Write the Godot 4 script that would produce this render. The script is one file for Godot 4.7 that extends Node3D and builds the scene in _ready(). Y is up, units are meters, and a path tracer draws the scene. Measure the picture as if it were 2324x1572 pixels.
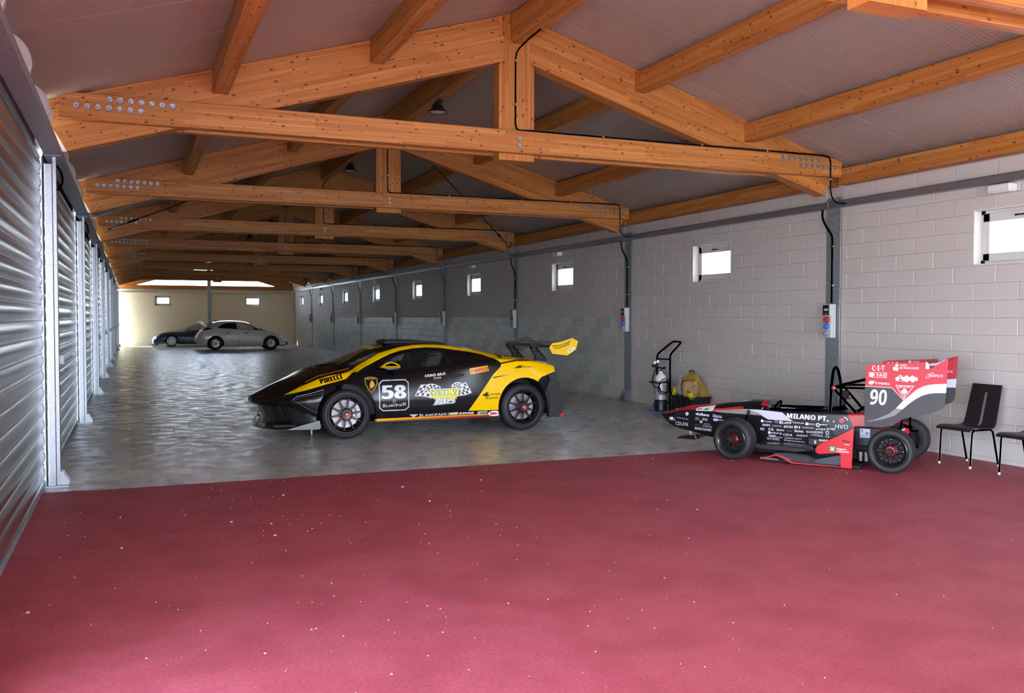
extends Node3D

# A long garage hall. x runs across it, y up, and the hall runs away from the camera along -z; "d" below is that depth.
const D0 := 9.74      # front of the rafters of the first whole truss
const BAY := 5.683    # from truss to truss
const XC := 4.13      # ridge line
const PITCH := 0.297  # fall of the roof per metre
const RIDGE := 5.155  # underside of the roof at the ridge
const WALL := 9.05    # inner face of the long block wall
const FAR := 56.1     # inner face of the end wall
const BACK := -7.3    # wall behind the camera

var M := {}
var taken := {}
var rng := RandomNumberGenerator.new()


func _ready() -> void:
	rng.seed = 11
	# camera
	var cam := Camera3D.new()
	cam.name = "camera"
	cam.position = Vector3(0, 1.65, 0)
	cam.rotation = Vector3(-0.032, -0.3962, 0.0009)
	cam.fov = rad_to_deg(2.0 * atan(786.0 / 2062.26))
	cam.near = 0.05
	cam.far = 400.0
	add_child(cam)
	cam.current = true
	# sky and exposure
	var sky_material := ProceduralSkyMaterial.new()
	sky_material.sky_top_color = Color(0.68, 0.82, 1.0)
	sky_material.sky_horizon_color = Color(0.94, 0.97, 1.0)
	sky_material.sky_curve = 0.25
	sky_material.ground_bottom_color = Color(0.5, 0.5, 0.5)
	sky_material.ground_horizon_color = Color(0.6, 0.6, 0.6)
	sky_material.energy_multiplier = 1.0
	var e := Environment.new()
	e.background_mode = Environment.BG_SKY
	e.sky = Sky.new()
	e.sky.sky_material = sky_material
	e.background_energy_multiplier = 4.5
	e.tonemap_mode = Environment.TONE_MAPPER_LINEAR
	e.tonemap_exposure = 4.6
	e.sdfgi_enabled = true
	e.ssao_enabled = true
	e.ssil_enabled = true
	var sun := DirectionalLight3D.new()
	sun.name = "sun"
	sun.light_color = Color(1.0, 0.93, 0.82)
	sun.light_energy = 5.0
	sun.light_angular_distance = 0.6
	sun.shadow_enabled = true
	sun.basis = Basis.looking_at(Vector3(0.62, -0.7, 0.45))
	add_child(sun)
	var world := WorldEnvironment.new()
	world.name = "world_environment"
	world.environment = e
	add_child(world)
	materials()
	shell()
	long_wall()
	end_wall()
	roof()
	for k in range(-1, 8):
		truss(k)
	shutter_side()
	services()
	objects()


# ---------------------------------------------------------------- mesh helpers
class MB:
	var v := PackedVector3Array()
	var n := PackedVector3Array()
	var u := PackedVector2Array()
	var along := -1             # axis that texture u follows; -1: whatever plane the face lies in
	var off := Vector2.ZERO

	func uvof(p: Vector3, m: Vector3) -> Vector2:
		var a := m.abs()
		if along < 0:
			if a.x >= a.y and a.x >= a.z:
				return Vector2(p.z, -p.y) + off
			if a.y >= a.z:
				return Vector2(p.x, p.z) + off
			return Vector2(p.x, -p.y) + off
		var i := (along + 1) % 3
		var j := (along + 2) % 3
		return Vector2(p[along], p[i] if a[i] <= a[j] else p[j]) + off

	func vert(p: Vector3, m: Vector3, w = null) -> void:
		v.append(p)
		n.append(m)
		u.append(uvof(p, m) if w == null else w)

	# corners counter-clockwise as seen from outside
	func tri(a: Vector3, b: Vector3, c: Vector3) -> void:
		var m := (b - a).cross(c - a).normalized()
		vert(a, m)
		vert(c, m)
		vert(b, m)

	func quad(a: Vector3, b: Vector3, c: Vector3, d: Vector3) -> void:
		tri(a, b, c)
		tri(a, c, d)

	func trin(a: Vector3, b: Vector3, c: Vector3, na: Vector3, nb: Vector3, nc: Vector3, ua = null, ub = null, uc = null) -> void:
		vert(a, na, ua)
		vert(c, nc, uc)
		vert(b, nb, ub)

	# convex polygon turned outwards from a centre
	func out(centre: Vector3, p: Array) -> void:
		var m: Vector3 = (p[1] - p[0]).cross(p[2] - p[0])
		var mid := Vector3.ZERO
		for q in p:
			mid += q / p.size()
		if m.dot(mid - centre) < 0:
			p.reverse()
		for i in range(1, p.size() - 1):
			tri(p[0], p[i], p[i + 1])

	func box(c: Vector3, s: Vector3, ch := 0.0, b := Basis()) -> void:
		var h := s / 2
		if ch <= 0:
			for a in 3:
				for sg in [-1.0, 1.0]:
					var p := []
					for k in [[-1, -1], [1, -1], [1, 1], [-1, 1]]:
						var q := Vector3.ZERO
						q[a] = sg * h[a]
						q[(a + 1) % 3] = k[0] * h[(a + 1) % 3]
						q[(a + 2) % 3] = k[1] * h[(a + 2) % 3]
						p.append(c + b * q)
					out(c, p)
			return
		var f := func(x, y, z, a):
			var q := Vector3(x * (h.x - ch), y * (h.y - ch), z * (h.z - ch))
			q[a] += [x, y, z][a] * ch
			return c + b * q
		for a in 3:
			var i := (a + 1) % 3
			var j := (a + 2) % 3
			for s0 in [-1, 1]:
				var p := []
				for k in [[-1, -1], [1, -1], [1, 1], [-1, 1]]:
					var g := [0, 0, 0]
					g[a] = s0
					g[i] = k[0]
					g[j] = k[1]
					p.append(f.call(g[0], g[1], g[2], a))
				out(c, p)
				for s1 in [-1, 1]:      # the edge along axis j, between faces a and i
					var g := [0, 0, 0]
					g[a] = s0
					g[i] = s1
					g[j] = -1
					var e0 = f.call(g[0], g[1], g[2], a)
					var e1 = f.call(g[0], g[1], g[2], i)
					g[j] = 1
					out(c, [e0, e1, f.call(g[0], g[1], g[2], i), f.call(g[0], g[1], g[2], a)])
		for x in [-1, 1]:
			for y in [-1, 1]:
				for z in [-1, 1]:
					out(c, [f.call(x, y, z, 0), f.call(x, y, z, 1), f.call(x, y, z, 2)])

	static func inset(p: PackedVector2Array, d: float) -> PackedVector2Array:
		var o := PackedVector2Array()
		var k := p.size()
		for i in k:
			var a := (p[i] - p[(i + k - 1) % k]).normalized()
			var b := (p[(i + 1) % k] - p[i]).normalized()
			var m := Vector2(-a.y - b.y, a.x + b.x)
			var l := maxf(0.35, m.length() / 2)
			o.append(p[i] + m.normalized() * d / l)
		return o

	# outline counter-clockwise in x, y; from z0 to z1
	func prism(p: PackedVector2Array, z0: float, z1: float, ch := 0.0, xf := Transform3D(), smooth := false) -> void:
		if Geometry2D.is_polygon_clockwise(p):
			p = p.duplicate()
			p.reverse()
		var q := inset(p, ch) if ch > 0 else p
		var t := Geometry2D.triangulate_polygon(q)
		for i in range(0, t.size(), 3):
			var a := q[t[i]]
			var b := q[t[i + 1]]
			var c := q[t[i + 2]]
			if (b - a).cross(c - a) < 0:
				var w := b
				b = c
				c = w
			tri(xf * Vector3(a.x, a.y, z1), xf * Vector3(b.x, b.y, z1), xf * Vector3(c.x, c.y, z1))
			tri(xf * Vector3(a.x, a.y, z0), xf * Vector3(c.x, c.y, z0), xf * Vector3(b.x, b.y, z0))
		var k := p.size()
		var nn := []
		for i in k:
			var e := p[(i + 1) % k] - p[i]
			nn.append(Vector2(e.y, -e.x).normalized())
		for i in k:
			var j := (i + 1) % k
			var a := p[i]
			var b := p[j]
			var ma: Vector2 = nn[i]
			var mb: Vector2 = nn[i]
			if smooth:
				if ma.dot(nn[(i + k - 1) % k]) > 0.75:
					ma = (ma + nn[(i + k - 1) % k]).normalized()
				if mb.dot(nn[j]) > 0.75:
					mb = (mb + nn[j]).normalized()
			var na := (xf.basis * Vector3(ma.x, ma.y, 0)).normalized()
			var nb := (xf.basis * Vector3(mb.x, mb.y, 0)).normalized()
			var a0 := xf * Vector3(a.x, a.y, z0 + ch)
			var a1 := xf * Vector3(a.x, a.y, z1 - ch)
			var b0 := xf * Vector3(b.x, b.y, z0 + ch)
			var b1 := xf * Vector3(b.x, b.y, z1 - ch)
			trin(a0, b0, b1, na, nb, nb)
			trin(a0, b1, a1, na, nb, na)
			if ch > 0:
				quad(a1, b1, xf * Vector3(q[j].x, q[j].y, z1), xf * Vector3(q[i].x, q[i].y, z1))
				quad(xf * Vector3(q[i].x, q[i].y, z0), xf * Vector3(q[j].x, q[j].y, z0), b0, a0)

	# profile of (radius, height) turned round the local y axis
	func lathe(p: Array, seg: int, xf := Transform3D(), part := 1.0) -> void:
		for i in p.size() - 1:
			var a: Vector2 = p[i]
			var b: Vector2 = p[i + 1]
			if a.is_equal_approx(b):
				continue
			var m := Vector2(b.y - a.y, a.x - b.x).normalized()
			var ma := m
			var mb := m
			if i > 0:
				var c: Vector2 = p[i - 1]
				var w := Vector2(a.y - c.y, c.x - a.x).normalized()
				if w.dot(m) > 0.8:
					ma = (w + m).normalized()
			if i < p.size() - 2:
				var c: Vector2 = p[i + 2]
				var w := Vector2(c.y - b.y, b.x - c.x).normalized()
				if w.dot(m) > 0.8:
					mb = (w + m).normalized()
			for s in seg:
				var t0 := TAU * part * s / seg
				var t1 := TAU * part * (s + 1) / seg
				var d0 := Vector3(cos(t0), 0, -sin(t0))
				var d1 := Vector3(cos(t1), 0, -sin(t1))
				var a0 := xf * (d0 * a.x + Vector3(0, a.y, 0))
				var a1 := xf * (d1 * a.x + Vector3(0, a.y, 0))
				var b0 := xf * (d0 * b.x + Vector3(0, b.y, 0))
				var b1 := xf * (d1 * b.x + Vector3(0, b.y, 0))
				var na0 := (xf.basis * (d0 * ma.x + Vector3(0, ma.y, 0))).normalized()
				var na1 := (xf.basis * (d1 * ma.x + Vector3(0, ma.y, 0))).normalized()
				var nb0 := (xf.basis * (d0 * mb.x + Vector3(0, mb.y, 0))).normalized()
				var nb1 := (xf.basis * (d1 * mb.x + Vector3(0, mb.y, 0))).normalized()
				if a.x > 1e-6:
					trin(a0, a1, b1, na0, na1, nb1)
				if b.x > 1e-6:
					trin(a0, b1, b0, na0, nb1, nb0)

	func tube(p: Array, r, seg := 8, closed := false) -> void:
		var k := p.size()
		var rings := []
		var side := Vector3.ZERO
		for i in k:
			var a: Vector3 = p[(i + k - 1) % k] if closed else p[maxi(i - 1, 0)]
			var b: Vector3 = p[(i + 1) % k] if closed else p[mini(i + 1, k - 1)]
			var t := (b - a).normalized()
			if i == 0:
				side = t.cross(Vector3.UP if absf(t.y) < 0.9 else Vector3.RIGHT).normalized()
			side = (side - t * side.dot(t)).normalized()
			var up := side.cross(t)
			var rr: float = r[i] if r is Array else r
			var ring := []
			for s in seg:
				var w := TAU * s / seg
				ring.append([p[i] + (side * cos(w) + up * sin(w)) * rr, side * cos(w) + up * sin(w)])
			rings.append(ring)
		for i in (k if closed else k - 1):
			var x: Array = rings[i]
			var y: Array = rings[(i + 1) % k]
			for s in seg:
				var z := (s + 1) % seg
				trin(x[s][0], y[z][0], y[s][0], x[s][1], y[z][1], y[s][1])
				trin(x[s][0], x[z][0], y[z][0], x[s][1], x[z][1], y[z][1])
		if not closed:
			for s in seg:
				var z := (s + 1) % seg
				tri(p[0], rings[0][z][0], rings[0][s][0])
				tri(p[k - 1], rings[k - 1][s][0], rings[k - 1][z][0])

	# rows of points, smooth; flip turns it inside out
	func grid(g: Array, flip := false, wrap := false, uvf = null) -> void:
		var a := g.size()
		var b: int = g[0].size()
		var nn := []
		for i in a:
			var row := []
			for j in b:
				var di: Vector3 = g[mini(i + 1, a - 1)][j] - g[maxi(i - 1, 0)][j]
				var dj: Vector3
				if wrap:
					dj = g[i][(j + 1) % b] - g[i][(j + b - 1) % b]
				else:
					dj = g[i][mini(j + 1, b - 1)] - g[i][maxi(j - 1, 0)]
				var m := di.cross(dj).normalized()
				row.append(-m if flip else m)
			nn.append(row)
		for i in a - 1:
			for j in (b if wrap else b - 1):
				var z := (j + 1) % b
				var q := [[i, j], [i + 1, j], [i + 1, z], [i, z]]
				if flip:
					q.reverse()
				for t in [[0, 1, 2], [0, 2, 3]]:
					var ids := [q[t[0]], q[t[1]], q[t[2]]]
					var pp := []
					var ns := []
					var us := [null, null, null]
					for x in 3:
						pp.append(g[ids[x][0]][ids[x][1]])
						ns.append(nn[ids[x][0]][ids[x][1]])
						if uvf != null:
							us[x] = uvf.call(pp[x])
					if (pp[1] - pp[0]).cross(pp[2] - pp[0]).length_squared() > 1e-14:
						trin(pp[0], pp[1], pp[2], ns[0], ns[1], ns[2], us[0], us[1], us[2])

	func cap(ring: Array, flip := false) -> void:
		var mid := Vector3.ZERO
		for p in ring:
			mid += p / ring.size()
		for i in ring.size():
			var a: Vector3 = ring[i]
			var b: Vector3 = ring[(i + 1) % ring.size()]
			if flip:
				tri(mid, b, a)
			else:
				tri(mid, a, b)

	func add(o: MB, xf: Transform3D) -> void:
		for i in o.v.size():
			v.append(xf * o.v[i])
			n.append((xf.basis * o.n[i]).normalized())
		u.append_array(o.u)

	func mesh() -> ArrayMesh:
		var a := []
		a.resize(Mesh.ARRAY_MAX)
		a[Mesh.ARRAY_VERTEX] = v
		a[Mesh.ARRAY_NORMAL] = n
		a[Mesh.ARRAY_TEX_UV] = u
		var m := ArrayMesh.new()
		m.add_surface_from_arrays(Mesh.PRIMITIVE_TRIANGLES, a)
		return m


func pv(a: Array) -> PackedVector2Array:
	var o := PackedVector2Array()
	for i in range(0, a.size(), 2):
		o.append(Vector2(a[i], a[i + 1]))
	return o


func spline(p: Array, n: int, closed := false) -> Array:
	var o := []
	var k := p.size()
	for i in (k if closed else k - 1):
		var a = p[(i + k - 1) % k] if closed else p[maxi(i - 1, 0)]
		var b = p[i]
		var c = p[(i + 1) % k]
		var d = p[(i + 2) % k] if closed else p[mini(i + 2, k - 1)]
		for s in n:
			o.append(b.cubic_interpolate(c, a, d, float(s) / n))
	if not closed:
		o.append(p[k - 1])
	return o


func rounded(p: Array, r: float, n := 5, closed := false) -> Array:
	var o := []
	var k := p.size()
	for i in k:
		if not closed and (i == 0 or i == k - 1):
			o.append(p[i])
			continue
		var a = p[(i + k - 1) % k]
		var c = p[(i + 1) % k]
		var b = p[i]
		var ra: float = minf(r, (a - b).length() * 0.45)
		var rc: float = minf(r, (c - b).length() * 0.45)
		var s = b + (a - b).normalized() * ra
		var t = b + (c - b).normalized() * rc
		for j in n + 1:
			var w := float(j) / n
			o.append(s.lerp(b, w).lerp(b.lerp(t, w), w))
	return o


func rect(x0: float, y0: float, x1: float, y1: float) -> PackedVector2Array:
	return pv([x0, y0, x1, y0, x1, y1, x0, y1])


# piecewise curve through [x, y] keys, smooth
func key(k: Array, x: float) -> float:
	var m := k.size()
	if x <= k[0][0]:
		return k[0][1]
	if x >= k[m - 1][0]:
		return k[m - 1][1]
	var i := 0
	while x > k[i + 1][0]:
		i += 1
	var s := func(j):
		if j <= 0 or j >= m - 1:
			return 0.0 if m < 3 else ((k[1][1] - k[0][1]) / (k[1][0] - k[0][0]) if j <= 0 else (k[m - 1][1] - k[m - 2][1]) / (k[m - 1][0] - k[m - 2][0]))
		var l: float = (k[j][1] - k[j - 1][1]) / (k[j][0] - k[j - 1][0])
		var r: float = (k[j + 1][1] - k[j][1]) / (k[j + 1][0] - k[j][0])
		return 0.0 if l * r <= 0 else 2.0 * l * r / (l + r)
	var h: float = k[i + 1][0] - k[i][0]
	var t: float = (x - k[i][0]) / h
	var a: float = k[i][1]
	var b: float = k[i + 1][1]
	return a * (1 + 2 * t) * (1 - t) * (1 - t) + s.call(i) * h * t * (1 - t) * (1 - t) + b * t * t * (3 - 2 * t) + s.call(i + 1) * h * t * t * (t - 1)


# ---------------------------------------------------------------- nodes
func numbered(nm: String) -> String:
	taken[nm] = taken.get(nm, -1) + 1
	return nm if taken[nm] == 0 else "%s_%03d" % [nm, taken[nm]]


func tag(o: Node, label: String, category: String, group := "", kind := "") -> Node:
	if label:
		o.set_meta("label", label)
	if category:
		o.set_meta("category", category)
	if group:
		o.set_meta("group", group)
	if kind:
		o.set_meta("kind", kind)
	return o


func put(nm: String, g, m: Material, parent: Node = null, pos := Vector3.ZERO, basis := Basis()) -> MeshInstance3D:
	var o := MeshInstance3D.new()
	o.mesh = g.mesh() if g is MB else g
	o.material_override = m
	o.transform = Transform3D(basis, pos)
	if parent == null:
		o.name = numbered(nm)
		add_child(o, true)
	else:
		o.name = nm
		parent.add_child(o, true)
	return o


func thing(nm: String, label: String, category: String, pos := Vector3.ZERO, turn := 0.0, group := "", kind := "") -> Node3D:
	var o := Node3D.new()
	o.name = numbered(nm)
	add_child(o, true)
	o.position = pos
	o.rotation.y = turn
	tag(o, label, category, group, kind)
	return o


func copy(o: Node3D, label: String, pos: Vector3, group := "") -> Node3D:
	var c: Node3D = o.duplicate()
	c.name = numbered(String(o.name).get_slice("_0", 0))
	add_child(c, true)
	c.position = pos
	c.set_meta("label", label)
	if group:
		c.set_meta("group", group)
	return c


func sub(nm: String, parent: Node, pos := Vector3.ZERO, basis := Basis()) -> Node3D:
	var o := Node3D.new()
	o.name = nm
	o.transform = Transform3D(basis, pos)
	parent.add_child(o, true)
	return o


# ---------------------------------------------------------------- flat print
class CV:
	var im: Image
	var o: Vector2       # metres at the top left
	var s: float         # pixels per metre
	var fonts := {}
	var shapes := {}

	func _init(x0: float, y1: float, wide: float, high: float, scale: float, fill: Color) -> void:
		o = Vector2(x0, y1)
		s = scale
		im = Image.create(int(wide * s), int(high * s), false, Image.FORMAT_RGB8)
		im.fill(fill)

	func px(p: Vector2) -> Vector2:
		return Vector2(p.x - o.x, o.y - p.y) * s

	func fill(p: PackedVector2Array, c: Color) -> void:
		var q := PackedVector2Array()
		var y0 := 1e9
		var y1 := -1e9
		for a in p:
			var b := px(a)
			q.append(b)
			y0 = minf(y0, b.y)
			y1 = maxf(y1, b.y)
		for y in range(maxi(0, floori(y0)), mini(im.get_height() - 1, ceili(y1)) + 1):
			var at := PackedFloat32Array()
			var yy := y + 0.5
			for i in q.size():
				var a := q[i]
				var b := q[(i + 1) % q.size()]
				if (a.y <= yy) != (b.y <= yy):
					at.append(a.x + (yy - a.y) / (b.y - a.y) * (b.x - a.x))
			at.sort()
			for i in range(0, at.size() - 1, 2):
				var l := roundi(at[i])
				var r := roundi(at[i + 1])
				if r > l:
					im.fill_rect(Rect2i(l, y, r - l, 1), c)

	func poly(a: Array, c: Color) -> void:
		var p := PackedVector2Array()
		for i in range(0, a.size(), 2):
			p.append(Vector2(a[i], a[i + 1]))
		fill(p, c)

	func line(a: Array, w: float, c: Color, closed := false) -> void:
		var k := a.size() / 2
		for i in (k if closed else k - 1):
			var p := Vector2(a[i * 2], a[i * 2 + 1])
			var j := (i + 1) % k
			var q := Vector2(a[j * 2], a[j * 2 + 1])
			var t := (q - p).normalized() * w / 2
			var m := Vector2(-t.y, t.x)
			fill(PackedVector2Array([p - t + m, q + t + m, q + t - m, p - t - m]), c)

	func oval(x: float, y: float, rx: float, ry: float, c: Color) -> void:
		var p := PackedVector2Array()
		for i in 28:
			p.append(Vector2(x + rx * cos(TAU * i / 28), y + ry * sin(TAU * i / 28)))
		fill(p, c)

	func ring(x: float, y: float, rx: float, ry: float, w: float, c: Color, inner: Color) -> void:
		oval(x, y, rx, ry, c)
		oval(x, y, rx - w, ry - w, inner)

	# text whose box begins at x, y (its foot), wide x high metres; tilt = rise per metre, slant = lean of the letters
	func text(t: String, x: float, y: float, wide: float, high: float, c: Color, font := "sans", tilt := 0.0, slant := 0.0, bold := 0.0) -> void:
		var id := font + "|" + t
		if not shapes.has(id):
			var tm := TextMesh.new()
			var f := SystemFont.new()
			f.font_names = PackedStringArray([{"sans": "Droid Sans", "light": "Droid Sans", "serif": "Droid Serif", "mono": "Droid Sans Mono"}[font]])
			f.font_weight = 400 if font == "light" or font == "mono" else 700
			tm.font = f
			tm.font_size = 48
			tm.text = t
			tm.depth = 0.0
			tm.curve_step = 1.5
			tm.pixel_size = 0.01
			var a := tm.surface_get_arrays(0)
			var vs: PackedVector3Array = a[Mesh.ARRAY_VERTEX]
			var ix: PackedInt32Array = a[Mesh.ARRAY_INDEX] if a[Mesh.ARRAY_INDEX] != null else PackedInt32Array(range(vs.size()))
			var tris := PackedVector2Array()
			var lo := Vector2(1e9, 1e9)
			var hi := -lo
			for i in ix:
				var p := Vector2(vs[i].x, vs[i].y)
				tris.append(p)
				lo = lo.min(p)
				hi = hi.max(p)
			shapes[id] = [tris, lo, hi]
		var sh: Array = shapes[id]
		var size: Vector2 = sh[2] - sh[1]
		for k in (1 if bold <= 0 else 3):
			var dx := (k - 1) * bold if bold > 0 else 0.0
			for i in range(0, sh[0].size(), 3):
				var q := PackedVector2Array()
				for j in 3:
					var p: Vector2 = (sh[0][i + j] - sh[1]) / size * Vector2(wide, high)
					q.append(Vector2(x + p.x + p.y * slant + dx, y + p.y + p.x * tilt))
				fill(q, c)

	func tex() -> ImageTexture:
		return ImageTexture.create_from_image(im)


func hexc(s: String) -> Color:
	return Color.html(s)


# ---------------------------------------------------------------- materials
func mat(c: String, rough := 0.6, metal := 0.0, coat := 0.0) -> StandardMaterial3D:
	var m := StandardMaterial3D.new()
	m.albedo_color = Color.html(c)
	m.roughness = rough
	m.metallic = metal
	if coat > 0:
		m.clearcoat_enabled = true
		m.clearcoat = coat
		m.clearcoat_roughness = 0.03
	return m


func noise(freq: float, oct := 4, seed_ := 1, size := 512, ramp: Array = [], normal := 0.0) -> NoiseTexture2D:
	var f := FastNoiseLite.new()
	f.noise_type = FastNoiseLite.TYPE_SIMPLEX_SMOOTH
	f.frequency = freq
	f.fractal_octaves = oct
	f.seed = seed_
	var t := NoiseTexture2D.new()
	t.width = size
	t.height = size
	t.seamless = true
	t.noise = f
	if normal > 0:
		t.as_normal_map = true
		t.bump_strength = normal
	if ramp:
		var g := Gradient.new()
		g.offsets = PackedFloat32Array(ramp[0])
		var cs := PackedColorArray()
		for c in ramp[1]:
			cs.append(Color.html(c) if c is String else Color(c, c, c))
		g.colors = cs
		t.color_ramp = g
	return t


func tiled(m: StandardMaterial3D, per_metre: float) -> StandardMaterial3D:
	m.uv1_triplanar = true
	m.uv1_world_triplanar = true
	m.uv1_scale = Vector3.ONE * per_metre
	return m


func grain(w: int, h: int, across: int, seed_: int, freq: float) -> Image:
	var f := FastNoiseLite.new()
	f.seed = seed_
	f.frequency = freq
	f.fractal_octaves = 4
	var i := f.get_seamless_image(across, h)
	i.resize(w, h, Image.INTERPOLATE_CUBIC)
	return i


# glued laminated spruce: 13 boards of 40 mm, each with its own tone, finger joints, streaks and knots; 4 m x 0.52 m
func wood_texture(seed_: int) -> ImageTexture:
	var w := 1024
	var h := 512
	var r := RandomNumberGenerator.new()
	r.seed = seed_
	var g := grain(w, h, 40, seed_, 0.06)
	var data := PackedByteArray()
	data.resize(w * h * 3)
	var tone := PackedFloat32Array()
	var seam := PackedFloat32Array()
	tone.resize(13 * w)
	for b in 13:
		var x := -r.randi_range(0, 300)
		while x < w:
			var l := r.randi_range(220, 560)
			var t := r.randf_range(-0.5, 0.5)
			for i in range(maxi(x, 0), mini(x + l, w)):
				tone[b * w + i] = t - (0.25 if i - x < 2 else 0.0)
			x += l
	var c0 := Color.html("985a24")
	var c1 := Color.html("c98e50")
	for y in h:
		var b := mini(y * 13 / h, 12)
		var edge := 0.12 if y - b * h / 13 < 2 else 0.0
		for x in w:
			var k := 0.5 + tone[b * w + x] * 0.5 + (g.get_pixel(x, y).r - 0.5) * 0.75 - edge
			k = clampf(k, 0.0, 1.0)
			var q := (y * w + x) * 3
			data[q] = int(255 * lerpf(c0.r, c1.r, k))
			data[q + 1] = int(255 * lerpf(c0.g, c1.g, k))
			data[q + 2] = int(255 * lerpf(c0.b, c1.b, k))
	for n in 95:
		var cx := r.randf() * w
		var cy := (r.randi_range(0, 12) + r.randf_range(0.25, 0.75)) * h / 13.0
		var a := r.randf_range(2.0, 5.0)
		var bb := a * r.randf_range(1.3, 2.2)
		for y in range(int(cy - bb * 1.6), int(cy + bb * 1.6) + 1):
			for x in range(int(cx - a * 2.2), int(cx + a * 2.2) + 1):
				var d := Vector2((x - cx) / a, (y - cy) / bb).length()
				if d > 1.6:
					continue
				var q := (posmod(y, h) * w + posmod(x, w)) * 3
				var k := clampf(1.5 - d, 0.0, 1.0) * 0.85
				data[q] = int(lerpf(data[q], 88, k))
				data[q + 1] = int(lerpf(data[q + 1], 44, k))
				data[q + 2] = int(lerpf(data[q + 2], 20, k))
	return ImageTexture.create_from_image(Image.create_from_data(w, h, false, Image.FORMAT_RGB8, data))


func materials() -> void:
	M.wood = []
	for i in 3:
		var m := mat("ffffff", 0.5)
		m.albedo_texture = wood_texture(40 + i)
		m.uv1_scale = Vector3(0.25, 1.0 / 0.52, 1)
		m.metallic_specular = 0.4
		M.wood.append(m)
	# concrete, power-floated and worn to a patchy shine
	M.concrete = tiled(mat("ffffff", 1.0), 0.22)
	M.concrete.albedo_texture = noise(0.012, 6, 3, 1024, [[0.0, 0.35, 0.55, 0.75, 1.0], ["979b96", "b1b6b0", "c0c5be", "ccd0c9", "b5b9b3"]])
	M.concrete.roughness_texture = noise(0.012, 6, 8, 1024, [[0.0, 0.4, 0.6, 1.0], [0.2, 0.28, 0.36, 0.5]])
	M.red_paint = tiled(mat("ffffff", 0.62), 0.2)
	M.red_paint.albedo_texture = noise(0.006, 5, 5, 1024, [[0.0, 0.4, 0.6, 1.0], ["9c3f49", "a94751", "b04e58", "a4444e"]])
	M.red_paint.detail_enabled = true
	M.red_paint.detail_blend_mode = BaseMaterial3D.BLEND_MODE_MUL
	M.red_paint.detail_albedo = noise(0.4, 3, 6, 512, [[0.0, 0.5, 1.0], ["c8c8c8", "f4f4f4", "ffffff"]])
	M.red_paint.heightmap_enabled = true
	M.red_paint.heightmap_texture = noise(0.5, 3, 7, 512)
	M.red_paint.heightmap_scale = 0.15
	M.paint = tiled(mat("c4bfbb", 0.62), 1.5)
	M.paint.heightmap_enabled = true
	M.paint.heightmap_texture = noise(0.25, 3, 9, 512)
	M.paint.heightmap_scale = 0.12
	M.enamel = []
	for c in ["b6bab4", "c0c3bc", "acb0aa"]:
		var m := tiled(mat(c, 0.34), 1.5)
		m.heightmap_enabled = true
		m.heightmap_texture = M.paint.heightmap_texture
		m.heightmap_scale = 0.2
		M.enamel.append(m)
	M.cream = tiled(mat("ecdcb8", 0.6), 1.5)
	M.mortar = mat("bcb8b4", 0.8)
	M.panel = mat("a89a90", 0.4, 0.0)
	M.dark_gap = mat("2a2624", 0.9)
	M.pvc = mat("cdcdca", 0.35)
	M.glass = mat("f4fbf8", 0.0)
	M.glass.albedo_color.a = 0.06
	M.glass.transparency = BaseMaterial3D.TRANSPARENCY_ALPHA
	M.slat = mat("bfc3c5", 0.27, 1.0)
	M.zinc = tiled(mat("ffffff", 0.42, 0.8), 2.0)
	M.zinc.albedo_texture = noise(0.08, 3, 33, 256, [[0.0, 0.5, 1.0], ["858b94", "979ca5", "a9aeb6"]])
	M.dull_zinc = tiled(mat("ffffff", 0.5, 0.35), 1.5)
	M.dull_zinc.albedo_texture = noise(0.04, 4, 34, 256, [[0.0, 0.5, 1.0], ["7d8488", "8d9498", "a0a6a9"]])
	M.steel = mat("b9bcbe", 0.3, 1.0)
	M.pale_steel = mat("d8d2d0", 0.45, 0.3)
	M.grey_plastic = mat("b9bdbd", 0.45)
	M.black_plastic = mat("17181a", 0.4)
	M.black_matt = mat("121214", 0.7)
	M.rubber = mat("1d1e20", 0.62)
	M.white_plastic = mat("dcdad6", 0.4)
	M.ground = mat("a9a7a2", 0.9)
	M.chrome = mat("d2d4d6", 0.25, 0.8)
	M.red_gloss = mat("c01826", 0.25, 0.0, 0.8)
	M.black_gloss = mat("0c0c0e", 0.22, 0.0, 0.9)
	M.carbon = mat("1d1f22", 0.3, 0.0, 0.7)


# a straight beam along local x, from 0 to l, h high (y) and t thick (z), with softened edges
func beam_mesh(l: float, h: float, t: float, ch := 0.006) -> MB:
	var b := MB.new()
	b.along = 0
	b.off = Vector2(rng.randf() * 4, rng.randf())
	b.box(Vector3(l / 2, 0, 0), Vector3(l, h, t), ch)
	return b


const FWD := Basis(Vector3(0, 0, -1), Vector3(0, 1, 0), Vector3(1, 0, 0))   # local x runs down the hall


func bay(k: int) -> float:
	return D0 + BAY * k


func nth(k: int) -> String:
	return ["first", "second", "third", "fourth", "fifth", "sixth", "seventh", "eighth", "ninth", "tenth", "eleventh", "twelfth"][k]


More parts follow.
